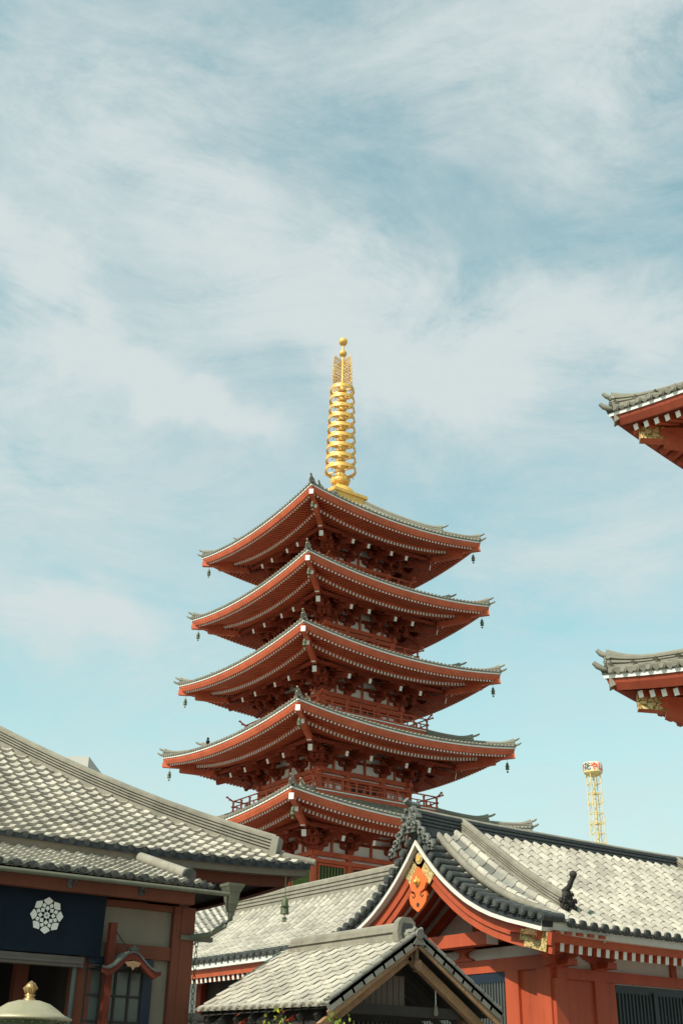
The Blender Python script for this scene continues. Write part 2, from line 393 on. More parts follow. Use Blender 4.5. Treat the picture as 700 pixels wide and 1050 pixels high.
def arm(mb, c, L, h, dpt, along, mat='redshade'):
    x = (1, 0, 0) if along == 'x' else (0, 1, 0); d = (0, dpt, 0) if along == 'x' else (dpt, 0, 0)
    o = V(c) - V(d) / 2
    mb.prism([(-L, h), (L, h), (L, h * .5), (L - h * .35, h * .15), (L - h, 0), (-L + h, 0), (-L + h * .35, h * .15), (-L, h * .5)], o, x, (0, 0, 1), d, mat)
def blk(mb, c, wt, h, mat='redshade'):
    x, y, z = c; a = wt / 2; b = a * .68
    mb.hexa([(x - b, y - b, z), (x + b, y - b, z), (x + b, y + b, z), (x - b, y + b, z), (x - a, y - a, z + h * .5), (x + a, y - a, z + h * .5), (x + a, y + a, z + h * .5), (x - a, y + a, z + h * .5)], mat)
    mb.span((x - a, y - a, z + h * .5 + .001), (x + a, y + a, z + h), mat)
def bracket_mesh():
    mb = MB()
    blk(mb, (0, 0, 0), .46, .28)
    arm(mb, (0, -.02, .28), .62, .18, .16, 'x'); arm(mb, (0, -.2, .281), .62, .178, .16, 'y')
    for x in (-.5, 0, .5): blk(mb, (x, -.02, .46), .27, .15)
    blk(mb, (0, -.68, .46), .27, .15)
    arm(mb, (0, -.02, .61), .85, .18, .15, 'x', 'redshade'); arm(mb, (0, -.68, .61), .62, .18, .16, 'x'); mb.beam((0, -1.5, .70), (0, 0, .70), .16, .176, 'redshade')
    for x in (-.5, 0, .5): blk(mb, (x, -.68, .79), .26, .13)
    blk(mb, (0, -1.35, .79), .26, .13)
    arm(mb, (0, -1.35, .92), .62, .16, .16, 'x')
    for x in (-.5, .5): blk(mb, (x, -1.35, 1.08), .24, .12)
    mb.beam((0, -2.45, .35), (0, -.0, 1.22), .20, .29, 'redshade', 'white')
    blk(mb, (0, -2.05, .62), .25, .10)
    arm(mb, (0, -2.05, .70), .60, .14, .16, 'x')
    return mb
def corner_bracket_mesh():
    # stands at corner (-,-), outward along the diagonal; local -Y is outward, rotated -45 deg later
    mb = MB(); r2 = sqrt(2)
    blk(mb, (0, 0, 0), .5, .28)
    mb.beam((0, -.95, .37), (0, 0, .37), .18, .18, 'redshade'); blk(mb, (0, -.85, .46), .3, .15)
    mb.beam((0, -1.9, .70), (0, 0, .70), .18, .18, 'redshade'); blk(mb, (0, -1.75, .79), .3, .13)
    mb.beam((0, -2.13 * r2, .40), (0, -.0, 1.05), .26, .36, 'redshade', 'white')
    mb.beam((0, -2.40 * r2, .86), (0, -.6, 1.35), .26, .34, 'redshade', 'white')
    for ang in (pi / 4, -pi / 4):
        R = Matrix.Rotation(ang, 3, 'Z')
        for dd, z, L in ((.45, .28, .55), (.9, .61, .6), (1.45, .92, .62)):
            # arms parallel to each wall, crossing the diagonal member
            cpt = V((0, -dd * r2, z)); ax = R @ V((1, 0, 0)); ay = R @ V((0, .16, 0))
            h = .17
            mb.prism([(-L, h), (L, h), (L, h * .5), (L - h, 0), (-L + h, 0), (-L, h * .5)], cpt - ay / 2, ax, (0, 0, 1), ay, 'redshade')
            for x in (-.42, .42):
                p = cpt + ax * x; blk(mb, (p.x, p.y, z + h), .25, .13)
    return mb
BR = {}
def storey(parent, w, zb, zf, sc=1., green=False, s=None):
    """walls from zf to zb, bracket zone above zb"""
    mb = MB(); ht = 1.5 * sc
    mb.span((-w + .06, -w + .06, zf - .3), (w - .06, w - .06, zb + ht), 'plasterpag')
    st = mb.build('storey', parent)
    # posts
    pm = MB(); pm.tube([(0, 0, zf - .3), (0, 0, zb)], .19 * sc, 'red', 12, caps=True); pm0 = None
    for k in range(4):
        R = Matrix.Rotation(k * pi / 2, 3, 'Z')
        for a in (-1, -.4, .4):
            p = R @ V((a * w, -w, 0))
            if pm0 is None: pm0 = pm.build('post', st, p)
            else: dup(pm0, st, 0, p)
    # beams
    def ring(mb, d, z0, z1, t, mat, over=0.):
        for k in range(4):
            R = k * pi / 2; c = Matrix.Rotation(R, 3, 'Z') @ V((0, -d, (z0 + z1) / 2))
            e = .002 * (k % 2)
            mb.box(c, (2 * (d + over), t, z1 - z0 - 2 * e), mat, rz=R)
    mb = MB(); ring(mb, w + .02, zb - .26 * sc, zb - .002, .30 * sc, 'red', .28 * sc); ring(mb, w + .06, zb - .62 * sc, zb - .42 * sc, .34 * sc, 'red')
    mb.build('head_beam', st)
    mb = MB(); ring(mb, w - .02, zb + .60 * sc, zb + .76 * sc, .1, 'redshade'); ring(mb, w + .68 * sc, zb + .92 * sc, zb + 1.04 * sc, .12 * sc, 'redshade'); ring(mb, w + 1.35 * sc, zb + 1.2 * sc, zb + 1.32 * sc, .12 * sc, 'redshade')
    mb.build('tie_beam', st)
    mb = MB(); ring(mb, w + 2.05 * sc, zb + .85 * sc, zb + 1.02 * sc, .18 * sc, 'redshade', .3 * sc); mb.build('purlin', st)
    for k in range(4):
        R = Matrix.Rotation(k * pi / 2, 3, 'Z')
        for a in (-.7, 0, .7):
            mb = MB(); mb.box(R @ V((a * w, -w + .02, zb + .7 * sc)), (.14 * sc, .12, 1.4 * sc), 'red', rz=k * pi / 2); mb.build('strut', st)
    # front bays: door in the middle, windows either side
    H = zb - .64 * sc - zf
    mb = MB(); dw = .4 * w - .2 * sc
    mb.span((-dw, -w - .03, zf), (dw, -w + .05, zf + H), 'darkwood')
    mb.span((-dw, -w - .07, zf + H - .1 * sc), (dw, -w, zf + H - .002), 'red')
    for x in (-dw + .05, -.03, .03, dw - .05): mb.span((x - .035, -w - .06, zf), (x + .035, -w - .031, zf + H - .1 * sc), 'red')
    for i in range(3): mb.span((-dw, -w - .055, zf + H * (.2 + .25 * i)), (dw, -w - .032, zf + H * (.2 + .25 * i) + .06 * sc), 'red')
    o = mb.build('door', st); four(o, st)
    for sx in (-1, 1):
        mb = MB(); c = sx * .7 * w; ww = .3 * w - .24 * sc
        mb.span((c - ww, -w - .06, zf + H - .12 * sc), (c + ww, -w, zf + H - .002), 'red'); mb.span((c - ww, -w - .06, zf + .12 * H), (c + ww, -w, zf + .12 * H + .1 * sc), 'red')
        for e in (-1, 1): mb.box((c + e * (ww - .05), -w - .03, zf + H * .55), (.1, .07, H * .9), 'red')
        if green:
            mb.span((c - ww, -w - .02, zf + .2 * H), (c + ww, -w + .05, zf + H - .1), 'darkwood')
            n = 9
            for i in range(n): x = c - ww + .12 + (2 * ww - .24) * i / (n - 1); mb.box((x, -w - .04, zf + .55 * H), (.07, .05, .8 * H), 'green', rz=pi / 4)
        else:
            mb.box((c, -w - .02, zf + H * .55), (.06, .06, H * .9), 'red')
        o = mb.build('window', st); four(o, st)
    for key, f in (('b', bracket_mesh), ('c', corner_bracket_mesh)):
        if key not in BR: BR[key] = f()
    b0 = BR['b'].build('bracket', st, (-.4 * w, -w, zb), 0, sc); first = True
    for k in range(4):
        for a in (-.4, .4, -.93, .93):
            if k == 0 and a == -.4: continue
            R = Matrix.Rotation(k * pi / 2, 3, 'Z'); p = R @ V((a * w, -w, zb)); c = dup(b0, st, 0, p); c.rotation_euler.z = k * pi / 2
    c0 = BR['c'].build('corner_bracket', st, (-w, -w, zb), -pi / 4, sc); four(c0, st)
    return st
def balcony(parent, b, z, sc=1., rail=.75):
    mb = MB()
    mb.span((-b, -b, z - .07), (b, b, z), 'white'); mb.span((-b + .04, -b + .04, z - .32), (b - .04, b - .04, z - .071), 'red'); mb.span((-b + .25, -b + .25, z - .8), (b - .25, b - .25, z - .321), 'redshade')
    bal = mb.build('balcony', parent)
    mb = MB(); d = b - .08; n = max(3, round(2 * d / 1.05))
    for i in range(n + 1):
        x = -d + 2 * d * i / n
        if i < n: mb.box((x, -d, z + rail * .42), (.09, .09, rail * .84), 'red')
        if i < n: mb.box((x, -d, z + rail * .84 + .03), (.13, .13, .05), 'red')
        if i < n: mb.box((x + d / n, -d, z + rail * .3), (.06, .06, rail * .32), 'red')
    mb.box((0, -d, z + .08), (2 * d + .2, .1, .08), 'red'); mb.box((0, -d, z + rail * .52), (2 * d + .3, .06, .06), 'red')
    xs = [-d - .5, -d - .25, -d, 0, d, d + .25, d + .5]; zs = [.22, .08, 0, 0, 0, .08, .22]
    mb.tube([(x, -d, z + rail + q) for x, q in zip(xs, zs)], .045, 'red', 8)
    for sx in (-1, 1): mb.box((sx * (d + .47), -d, z + rail + .19), (.12, .1, .1), 'red'); 
    o = mb.build('railing', bal); four(o, bal)
    return bal

# ------------------------------------------------------------------ camera
Fpx = 1145.5; TH = radians(27.024); AA = radians(45 - 10.377); RO = radians(1.159); EYE = 1.6
def c2w(x, y, z): return V((x * cos(AA) + y * sin(AA), -x * sin(AA) + y * cos(AA), z))
cam = bpy.data.cameras.new('camera'); camo = bpy.data.objects.new('camera', cam); COL.objects.link(camo)
fw = c2w(0, cos(TH), sin(TH)); rt0 = c2w(1, 0, 0); up0 = rt0.cross(fw)
rt = rt0 * cos(RO) + up0 * sin(RO); up = -rt0 * sin(RO) + up0 * cos(RO)
mw = Matrix((rt, up, -fw)).transposed().to_4x4(); mw.translation = V((0, 0, EYE)); camo.matrix_world = mw
cam.sensor_fit = 'VERTICAL'; cam.sensor_height = 36; cam.lens = 36 * Fpx / 1050; cam.clip_end = 5000; cam.clip_start = .1
scene.camera = camo

# ------------------------------------------------------------------ pagoda
PC = V((40.01, 58.18, 0))
pag = thing('pagoda', 'tall vermilion five storey pagoda with grey tiled roofs and golden spire', 'pagoda', PC)
S = [8.68, 8.14, 7.67, 7.30, 7.01]; ZC = [15.27, 20.26, 25.13, 29.83, 34.54]
W = [4.0, 3.3, 2.95, 2.62, 2.35]; B = [None, 4.65, 4.28, 3.9, 3.58]
ZF = [None, 16.62, 21.55, 26.15, 31.12]
mb = MB()
mb.span((-9.5, -9.5, 0), (9.5, 9.5, 4.6), 'concrete')
for k in range(4):
    for i in range(6):
        R = Matrix.Rotation(k * pi / 2, 3, 'Z'); mb.box(R @ V((-9.3 + i * 3.72, -9.5, 2.35)), (.5, .4, 4.7), 'red', rz=k * pi / 2)
mb.span((-10, -10, 4.61), (10, 10, 5.0), 'stone'); mb.span((-5.2, -5.2, 5.0), (5.2, 5.2, 5.6), 'stone')
mb.build('podium', pag)
for i in range(5):
    s, zc, w = S[i], ZC[i], W[i]; zm = zc - .65; zb = zm - 1.38
    if i < 4: td, tz = B[i + 1] - .1, ZF[i + 1] - .30
    else: td, tz = 1.25, 38.0
    tier_roof(pag, s, zc, w, td, tz)
    storey(pag, w, zb, ZF[i] if i else 9.4, green=(i == 0))
    if i: balcony(pag, B[i], ZF[i])
mb = MB(); mb.span((-4.0, -4.0, 5.55), (4.0, 4.0, 9.3), 'plaster')
for k in range(4):
    for a in (-1, -.4, .4):
        p = Matrix.Rotation(k * pi / 2, 3, 'Z') @ V((a * 4.05, -4.05, 0)); mb.tube([(p.x, p.y, 5.5), (p.x, p.y, 9.3)], .2, 'red', 10)
mb.build('ground_storey', pag)
# spire
mb = MB()
mb.span((-1.32, -1.32, 37.7), (1.32, 1.32, 38.45), 'gold'); mb.span((-1.42, -1.42, 38.451), (1.42, 1.42, 38.68), 'gold'); mb.span((-1.42, -1.42, 37.75), (1.42, 1.42, 37.95), 'gold')
sp = mb.build('spire', pag)
mb = MB(); mb.lathe([(1.15, 38.68), (1.12, 38.9), (.95, 39.25), (.62, 39.5), (.42, 39.6), (.42, 39.72)], (0, 0, 0), 'gold'); mb.build('bowl', sp)
mb = MB(); mb.lathe([(.4, 39.72), (.62, 39.9), (.74, 40.12), (.66, 40.1), (.5, 40.0), (.45, 40.3), (.4, 40.6)], (0, 0, 0), 'gold')
for k in range(8):
    a = k * pi / 4; mb.prism([(-.22, 0), (.22, 0), (.26, .25), (0, .5), (-.26, .25)], (.58 * cos(a), .58 * sin(a), 39.85), (-sin(a) * .8, cos(a) * .8, 0), (.25 * cos(a), .25 * sin(a), .95), (.03 * cos(a), .03 * sin(a), 0), 'gold')
mb.build('lotus', sp)
mb = MB(); mb.lathe([(.26, 40.5), (.22, 44), (.18, 48), (.12, 48.3), (.09, 51.1), (.06, 52.2)], (0, 0, 0), 'gold', 14); mb.build('mast', sp)
for i in range(9):
    z = 40.95 + i * .86; r = 1.14 - .22 * i / 8
    mb = MB(); n = 28
    for rr0, rr1, za, zb_ in ((r, r - .02, -.14, .15), (r - .02, r - .1, .15, .11), (r - .1, r - .08, .11, -.14), (r - .08, r, -.14, -.14)):
        mb.grid([[V((q * cos(2 * pi * k / n), q * sin(2 * pi * k / n), z + y)) for k in range(n)] for q, y in ((rr0, za), (rr1, zb_))], 'gold', .5, True, True)
    for k in range(4):
        a = k * pi / 2 + .5; mb.beam((.2 * cos(a), .2 * sin(a), z), ((r - .05) * cos(a), (r - .05) * sin(a), z), .06, .08, 'gold')
    for k in range(8):
        a = k * pi / 4; mb.lathe([(.0, z - .33), (.05, z - .30), (.03, z - .2), (.0, z - .17)], ((r + .0) * cos(a), (r + .0) * sin(a), 0), 'gold', 5)
    mb.lathe([(.3, z - .16), (.36, z), (.3, z + .16)], (0, 0, 0), 'gold', 12)
    mb.build('ring', sp)
for k in range(4):
    mb = MB(); a0 = k * pi / 2 + .15; dx, dy = cos(a0), sin(a0); rnd = random.Random(3)
    # openwork flame fin: scrolls of thin tube
    for row in range(9):
        z = 48.2 + row * .29; wmax = .98 - .012 * row - .12 * (row > 7)
        for c in range(4):
            x = .12 + wmax * (c + .5) / 4 - .05; rr = .105
            pts = [(dx * (x + rr * cos(t)) , dy * (x + rr * cos(t)), z + rr * sin(t)) for t in [j * pi / 4 + row for j in range(7)]]
            mb.tube(pts, .034, 'gold', 5)
        mb.tube([(dx * wmax, dy * wmax, z - .1), (dx * (wmax + .07), dy * (wmax + .07), z + .08), (dx * (wmax + .02), dy * (wmax + .02), z + .24)], [.035, .025, .008], 'gold', 5)
    mb.build('flame_fin', sp)
mb = MB(); mb.ball((0, 0, 51.2), .30, 'gold', 16, (1, 1, 1)); mb.build('orb', sp)
mb = MB(); mb.ball((0, 0, 52.3), .34, 'gold', 16); mb.lathe([(.1, 52.6), (.03, 52.75), (0, 52.8)], (0, 0, 0), 'gold', 8); mb.build('jewel', sp)

# wind bells
def bell(loc, label, k=1., group='wind bells under the pagoda eave corners', chain=.45):
    t = thing('wind_bell', label, 'wind bell', loc, group)
    m1 = MB(); m1.lathe([(.17 * k, -.62 * k), (.16 * k, -.58 * k), (.135 * k, -.3 * k), (.12 * k, -.14 * k), (.07 * k, -.04 * k), (.02 * k, 0)], (0, 0, 0), 'bronze', 12)
    m1.box((0, 0, -.36 * k), (.3 * k, .3 * k, .03 * k), 'bronze'); m1.build('bell_body', t)
    m2 = MB(); m2.tube([(0, 0, 0), (0, 0, chain)], .014 * k, 'bronze', 6); m2.tube([(0, 0, -.6 * k), (0, 0, -.75 * k)], .008, 'bronze', 5); m2.build('hanger', t)
    m3 = MB(); m3.prism([(-.1 * k, 0), (.1 * k, 0), (.06 * k, -.1 * k), (.11 * k, -.16 * k), (-.11 * k, -.16 * k), (-.06 * k, -.1 * k)], (0, 0, -.74 * k), (.7, -.7, 0), (0, 0, 1), (.006, .006, 0), 'bronze'); m3.build('clapper_plate', t)
    return t
TN = ['lowest', 'fourth', 'third', 'second', 'top']
b0 = None
for i in range(5):
    nm = TN[i] + (' roof' if i in (0, 4) else ' roof from the top')
    for sx, sy, wh in ((-1, -1, 'front corner'), (-1, 1, 'left corner'), (1, -1, 'right corner')):
        if i == 0 and wh != 'front corner': continue
        hh = S[i] - .45; loc = PC + V((sx * hh, sy * hh, ZC[i] - .42 - .42))
        lab = 'green wind bell at the %s of the pagoda\'s %s' % (wh, nm)
        if b0 is None: b0 = bell(loc, lab, .72, chain=.3)
        else:
            c = b0.copy(); COL.objects.link(c); c.location = loc; c['label'] = lab
            for ch in b0.children: dup(ch, c)

# ------------------------------------------------------------------ gate at the right edge (two roofs)
gt = thing('temple_gate', 'two roofed vermilion gate with gold tipped eave corners, cut off by the picture edge', 'gate', (17.43, 4.42, 0))
for s, zc, w in ((5.53, 11.0, 2.5), (5.85, 6.72, 2.75)):
    up = zc > 9
    tier_roof(gt, s, zc, w, 1.0 if up else 2.9, zc + (2.6 if up else 1.1), sc=.62, h=.62, pitch=.36, gold=True, spc=.32)
    storey(gt, w, zc - .62 - 1.38 * .62, 8.1 if up else 1.2, sc=.62)
balcony(gt, 3.0, 8.15, rail=.6)
mb = MB(); mb.span((-3.6, -3.6, 0), (3.6, 3.6, 1.0), 'stone'); mb.build('podium', gt)

# ------------------------------------------------------------------ gabled hall on the right
def table(T, q):
    q = max(0., q)
    for (a, b), (c, d) in zip(T, T[1:]):
        if q <= c: return b + (d - b) * (q - a) / (c - a)
    (a, b), (c, d) = T[-2], T[-1]
    return d + (d - b) * (q - c) / (c - a)
VT = [(0, 6.64), (.3, 6.30), (.6, 6.0), (.9, 5.73), (1.3, 5.43), (1.7, 5.17), (2.1, 4.97), (2.5, 4.81), (3.0, 4.655), (3.5, 4.53), (4.0, 4.40), (4.4, 4.32)]
hall = thing('gabled_hall', 'vermilion hall with white gable, gold fittings and pale curved tiled roof', 'temple hall', (16.67, 20.87, 0))
HO = V((16.67, 20.87, 0)); XE = 10.5  # length
def at_h(mb, name, parent=None): return mb.build(name, parent or hall)
# local coords: x from gable face 0..XE, y: -4..4 around ridge
RT = [(0, 7.10), (.47, 6.80), (1, 6.42), (1.6, 6.0), (2.2, 5.6), (2.8, 5.23), (3.3, 4.93), (3.7, 4.70), (4.0, 4.53), (4.4, 4.33)]
def Ph(sy):
    def f(a, q):   # a=x, q from eave inward (horizontal)
        yy = 4.0 - q; m_ = min(1., max(0., min(a, XE - a) / 1.45)); m_ = m_ * m_ * (3 - 2 * m_)
        if m_ > .001:
            e = .06 * math.exp(-max(0, a) / 1.1) + .06 * math.exp(-max(0, XE - a) / 1.1) - .04
            return V((a, sy * yy, Lerp(table(VT, yy) + .14, table(RT, yy) + e, m_)))
        e = .11 * math.exp(-max(0, a) / 1.1) + .11 * math.exp(-max(0, XE - a) / 1.1) - .11
        return V((a, sy * yy, table(VT, yy) + .17 + e * min(1, max(0, yy) / 4)))
    return f
mb = MB()
for sy in (-1, 1):
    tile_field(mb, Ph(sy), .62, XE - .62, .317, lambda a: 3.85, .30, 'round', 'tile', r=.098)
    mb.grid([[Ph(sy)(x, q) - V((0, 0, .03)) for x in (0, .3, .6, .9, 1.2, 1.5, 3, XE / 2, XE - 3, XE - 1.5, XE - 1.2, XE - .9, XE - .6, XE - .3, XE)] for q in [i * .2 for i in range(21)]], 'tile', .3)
rf = at_h(mb, 'roof')
for sy in (-1, 1):
    mb = MB(); eave_caps(mb, Ph(sy), .62, XE - .62, .317, .095, 'tiledark', out=.06)
    mb.build('eave_tile_edge', rf)
# verge tiles: short round tiles pointing out over the gable + the pale column inside them
for x0, sx in ((0, -1), (XE, 1)):
    for sy in (-1, 1):
        mb = MB(); P = Ph(sy); L = 0; q = .02; xx = x0 - sx * .55
        while q < 3.8:
            c, nn, al, dv = surf(P, x0 - sx * .2, q)
            k = random.uniform(.95, 1.05)
            mb.tube([c + V((-sx * .36, 0, 0)) + nn * .07, c + V((-sx * .02, 0, 0)) + nn * .07, c + V((sx * .24, 0, 0)) + nn * .065], [.085 * k, .09 * k, .095 * k], 'tiledark', 10)
            mb.tube([c + V((sx * .24, 0, 0)) + nn * .065, c + V((sx * .255, 0, 0)) + nn * .065], .068, 'tiledark', 8)
            q2 = [c + V((sx * .2, 0, 0)) + dv * .14 + (dv * u) + nn * w_ for u, w_ in ((-.08, .02), (-.04, -.04), (0, -.055), (.04, -.04), (.08, .02))]
            mb.grid([q2, [p - V((sx * .5, 0, 0)) for p in q2]], 'tiledark')
            q += .27 * dv.xy.length
        col = [P(x0 - sx * .56, q) + V((0, 0, .09)) for q in [i * .3 for i in range(14)]]
        mb.tube(col, .085, 'ridgepale', 8)
        mb.build('verge_tiles', rf)
# main ridge
mb = MB()
pts = [(x, 0, 6.84 + .06 * ((x - XE / 2) / (XE / 2)) ** 4 ) for x in [-.02 + (XE + .04) * i / 14 for i in range(15)]]
pf = ridge_prof(.44, .50, 5, .085); mm = ['ridgedark'] * len(pf); c = len(pf) // 2
for i in range(c - 4, c + 4): mm[i] = 'ridgepale'
mb.sweep(pts, pf, 'ridgedark', mats=mm)
rg = mb.build('main_ridge', rf)
for x, r in ((-.10, -pi / 2), (XE + .10, pi / 2)):
    mb = MB(); oni(mb, 1.0, 'ogre'); o = mb.build('ogre_tile', rf, (x, 0, 6.86), r)
    for sy in (-1, 1):
        for i in range(4):
            mb = MB(); c0 = V((sy * (.20 + .17 * i), -.02, .07 - .165 * i)); k = 1.15 - .13 * i
            pts = [c0 + V((sy * rr_ * k * cos(t), -.05 * (1 - rr_ / .13), rr_ * k * sin(t))) for rr_, t in [(.13 - .011 * j, -.6 + j * .62) for j in range(11)]]
            mb.tube(pts, [.042 - .002 * j for j in range(11)], 'ogre', 6)
            mb.prism([(-.1, -.09), (.08, -.12), (.12, .02), (.05, .12), (-.09, .07)], c0 + V((0, .0, 0)), (sy, 0, 0), (0, 0, 1), (0, .07, 0), 'ogre')
            mb.build('scroll_tile', rf, (x, 0, 6.86), r)
# descending ridges
def descend(x, sy):
    mb = MB(); pts = []; hs = []
    for i in range(13):
        q = .15 + 3.2 * i / 12; yy = q; pts.append((x, sy * yy, table(RT, yy) + .0)); hs.append(1 + .25 * max(0, (i - 8) / 4) ** 2)
    mb.sweep(pts, ridge_prof(.25, .30, 4, .07), 'ridgepale', hs)
    o = mb.build('descending_ridge', rf)
    mb = MB(); oni(mb, .74, 'darkwood', False)
    mb.tube([(0, .1, .40), (0, -.06, .48), (0, -.14, .60), (0, -.20, .68)], [.07, .06, .05, .06], 'darkwood', 8); mb.ball((0, -.20, .72), .085, 'darkwood', 8)
    mb.build('ridge_end_ornament', rf, (x, sy * 3.4, table(RT, 3.4) + .0), 0 if sy < 0 else pi)
for x in (1.38, XE - 1.38):
    for sy in (-1, 1): descend(x, sy)
# eave boards & rafters
for sy in (-1, 1):
    mb = MB(); xs = [.0 + XE * i / 20 for i in range(21)]
    ee = lambda a: .09 * math.exp(-a / 1.1) + .09 * math.exp(-(XE - a) / 1.1) - .09
    zz = 4.415
    for y0, o0, y1, o1, m in ((4.0, .15, 3.98, .13, 'plaster'), (3.98, .13, 3.93, -.04, 'plaster'), (3.93, -.04, 3.8, -.05, 'plaster'), (3.84, -.04, 3.80, -.2, 'red'), (3.8, -.2, 3.6, -.2, 'red'), (3.8, -.16, 2.9, .02, 'redshade')):
        mb.grid([[V((x, sy * y, zz + o + ee(x))) for x in xs] for y, o in ((y0, o0), (y1, o1))], m, .5)
    mb.build('eave_board', rf)
    mb = MB(); n = int((XE - .8) / .262)
    for i in range(n):
        x = .75 + i * .262
        if x > XE - .5: break
        mb.beam((x, sy * 3.76, 4.14 + ee(x)), (x, sy * 2.9, 4.28 + ee(x)), .11, .17, 'red', 'white')
    mb.build('rafter', rf)
# barge boards
def off_curve(d0, y0, y1, n=24):
    out = []
    for i in range(n + 1):
        y = Lerp(y0, y1, i / n); e = .01; dz = (table(VT, y + .08) - table(VT, max(0, y - .08))) / (.08 + min(.08, y))
        nx, nz = dz, -1; l = sqrt(nx * nx + nz * nz); out.append((y + nx / l * d0 * (1 if y > .05 else 0), table(VT, y) + (nz / l * d0 if y > .05 else -d0 * sqrt(1 + dz * dz)) - .02))
    return out
for x0, sx in ((0, -1), (XE, 1)):
    for sy in (-1, 1):
        mb = MB()
        def plate(d0, d1, xa, xb, mat, y0=.0, y1=4.1):
            A = off_curve(d0, y0, y1); Bq = off_curve(d1, y0, y1)
            for i in range(len(A) - 1):
                for x in (xa, xb):
                    mb.q([(x, sy * A[i][0], A[i][1]), (x, sy * A[i + 1][0], A[i + 1][1]), (x, sy * Bq[i + 1][0], Bq[i + 1][1]), (x, sy * Bq[i][0], Bq[i][1])], mat, .5)
                for Q in (A, Bq): mb.q([(xa, sy * Q[i][0], Q[i][1]), (xa, sy * Q[i + 1][0], Q[i + 1][1]), (xb, sy * Q[i + 1][0], Q[i + 1][1]), (xb, sy * Q[i][0], Q[i][1])], mat, .5)
            for Q, R in ((A[-1], Bq[-1]),): mb.q([(xa, sy * Q[0], Q[1]), (xb, sy * Q[0], Q[1]), (xb, sy * R[0], R[1]), (xa, sy * R[0], R[1])], mat, .5)
        X = lambda d: x0 - sx * d
        plate(-.02, .055, X(.0), X(.22), 'plaster', .0, 3.97); plate(-.16, -.03, X(.03), X(.30), 'gapshade', .0, 3.97)  # dark plate paints the shade under the verge tiles
        plate(.062, .30, X(.16), X(.24), 'redhall')
        plate(.30, .46, X(.20), X(.28), 'redhall', .12)
        mb.build('barge_board', hall)
        mb = MB()
        plate(.07, .44, X(.145), X(.158), 'goldplate', .0, .62); mb.build('gold_fitting', hall); mb = MB()
        plate(.062, .44, X(.145), X(.158), 'goldplate', 3.40, 4.0); plate(.12, .34, X(.145), X(.158), 'goldplate', 3.26, 3.399)
        mb.build('gold_fitting', hall)
    # soffit under the verge overhang: white boards with red rafters following the slope
    mb = MB()
    ys = [i * .25 for i in range(17)]
    for sy in (-1, 1):
        mb.grid([[V((x, sy * y, table(VT, y) - .03)) for y in ys] for x in (x0 - sx * .28, x0 - sx * 1.9)], 'plaster', .5)
    sf = mb.build('verge_soffit', rf)
    for sy in (-1, 1):
        for k in range(5):
            mb = MB(); x = x0 - sx * (.42 + .32 * k)
            for i in range(16):
                y = ys[i]; y2 = ys[i + 1]
                mb.beam((x, sy * y, table(VT, y) - .07), (x, sy * y2, table(VT, y2) - .07), .15, .06, 'redhall')
            mb.build('verge_rafter', rf)
# pendant (gegyo)
def pendant(x, sx):
    mb = MB(); o = (x, 0, 0)
    p = [(0, 5.98), (.2, 5.77), (.30, 5.60), (.24, 5.48), (.12, 5.42), (.13, 5.37), (.26, 5.42), (.32, 5.32), (.28, 5.18), (.17, 5.08), (0, 4.98)]
    p = [(a, b + .08) for a, b in p]; pts = p + [(-a, b) for a, b in p[::-1][1:-1]]
    mb.prism(pts, o, (0, 1, 0), (0, 0, 1), (sx * .06, 0, 0), 'orange')
    g = mb.build('gable_pendant', hall)
    mb = MB(); mb.tube([(x + sx * .06, 0, 5.72), (x + sx * .09, 0, 5.72)], .09, 'gold', 6); mb.ball((x + sx * .12, 0, 5.72), .06, 'gold', 8); mb.lathe([(.03, 5.76), (.015, 5.84), (0, 5.86)], (x + sx * .1, 0, 0), 'gold', 6); mb.build('gold_boss', g)
    mb = MB(); mb.tube([(x + sx * .061, 0, 5.22), (x + sx * .066, 0, 5.22)], .05, 'darkwood', 8)
    for sy in (-1, 1): mb.tube([(x + sx * .065, sy * .12, 5.50), (x + sx * .065, sy * .10, 5.42), (x + sx * .065, sy * .15, 5.38), (x + sx * .065, sy * .2, 5.42)], .012, 'darkwood', 5)
    mb.build('pendant_carving', g)
pendant(.13, -1); pendant(XE - .13, 1)
mb = MB()
for x, sx in ((.14, -1), (XE - .14, 1)): mb.tube([(x, 0, 6.25), (x + sx * .03, 0, 6.25)], .13, 'goldplate', 16); mb.tube([(x + sx * .03, 0, 6.25), (x + sx * .045, 0, 6.25)], .07, 'gold', 12)
mb.build('gold_crest', hall)
# body
WX = 1.23; WY = 3.0
mb = MB()
mb.span((WX, -WY, 0), (XE - WX, WY, 4.30), 'plaster')
for x in (WX + .65, XE - WX - .75):
    ys2 = [-3.9 + 7.8 * i / 26 for i in range(27)]
    mb.grid([[V((x, y, table(VT, abs(y)) - .04)) for y in ys2], [V((x, y, 4.25)) for y in ys2]], 'plaster', .5)
wl = mb.build('wall', hall)
mb = MB(); mb.span((-.6, -4.0, 0), (XE + .6, 4, .5), 'stone'); mb.build('base', hall)
def hb(name, *spans, mat='redhall', parent=None):
    for a, b in spans:
        mb = MB(); mb.span(a, b, mat); mb.build(name, parent or hall)
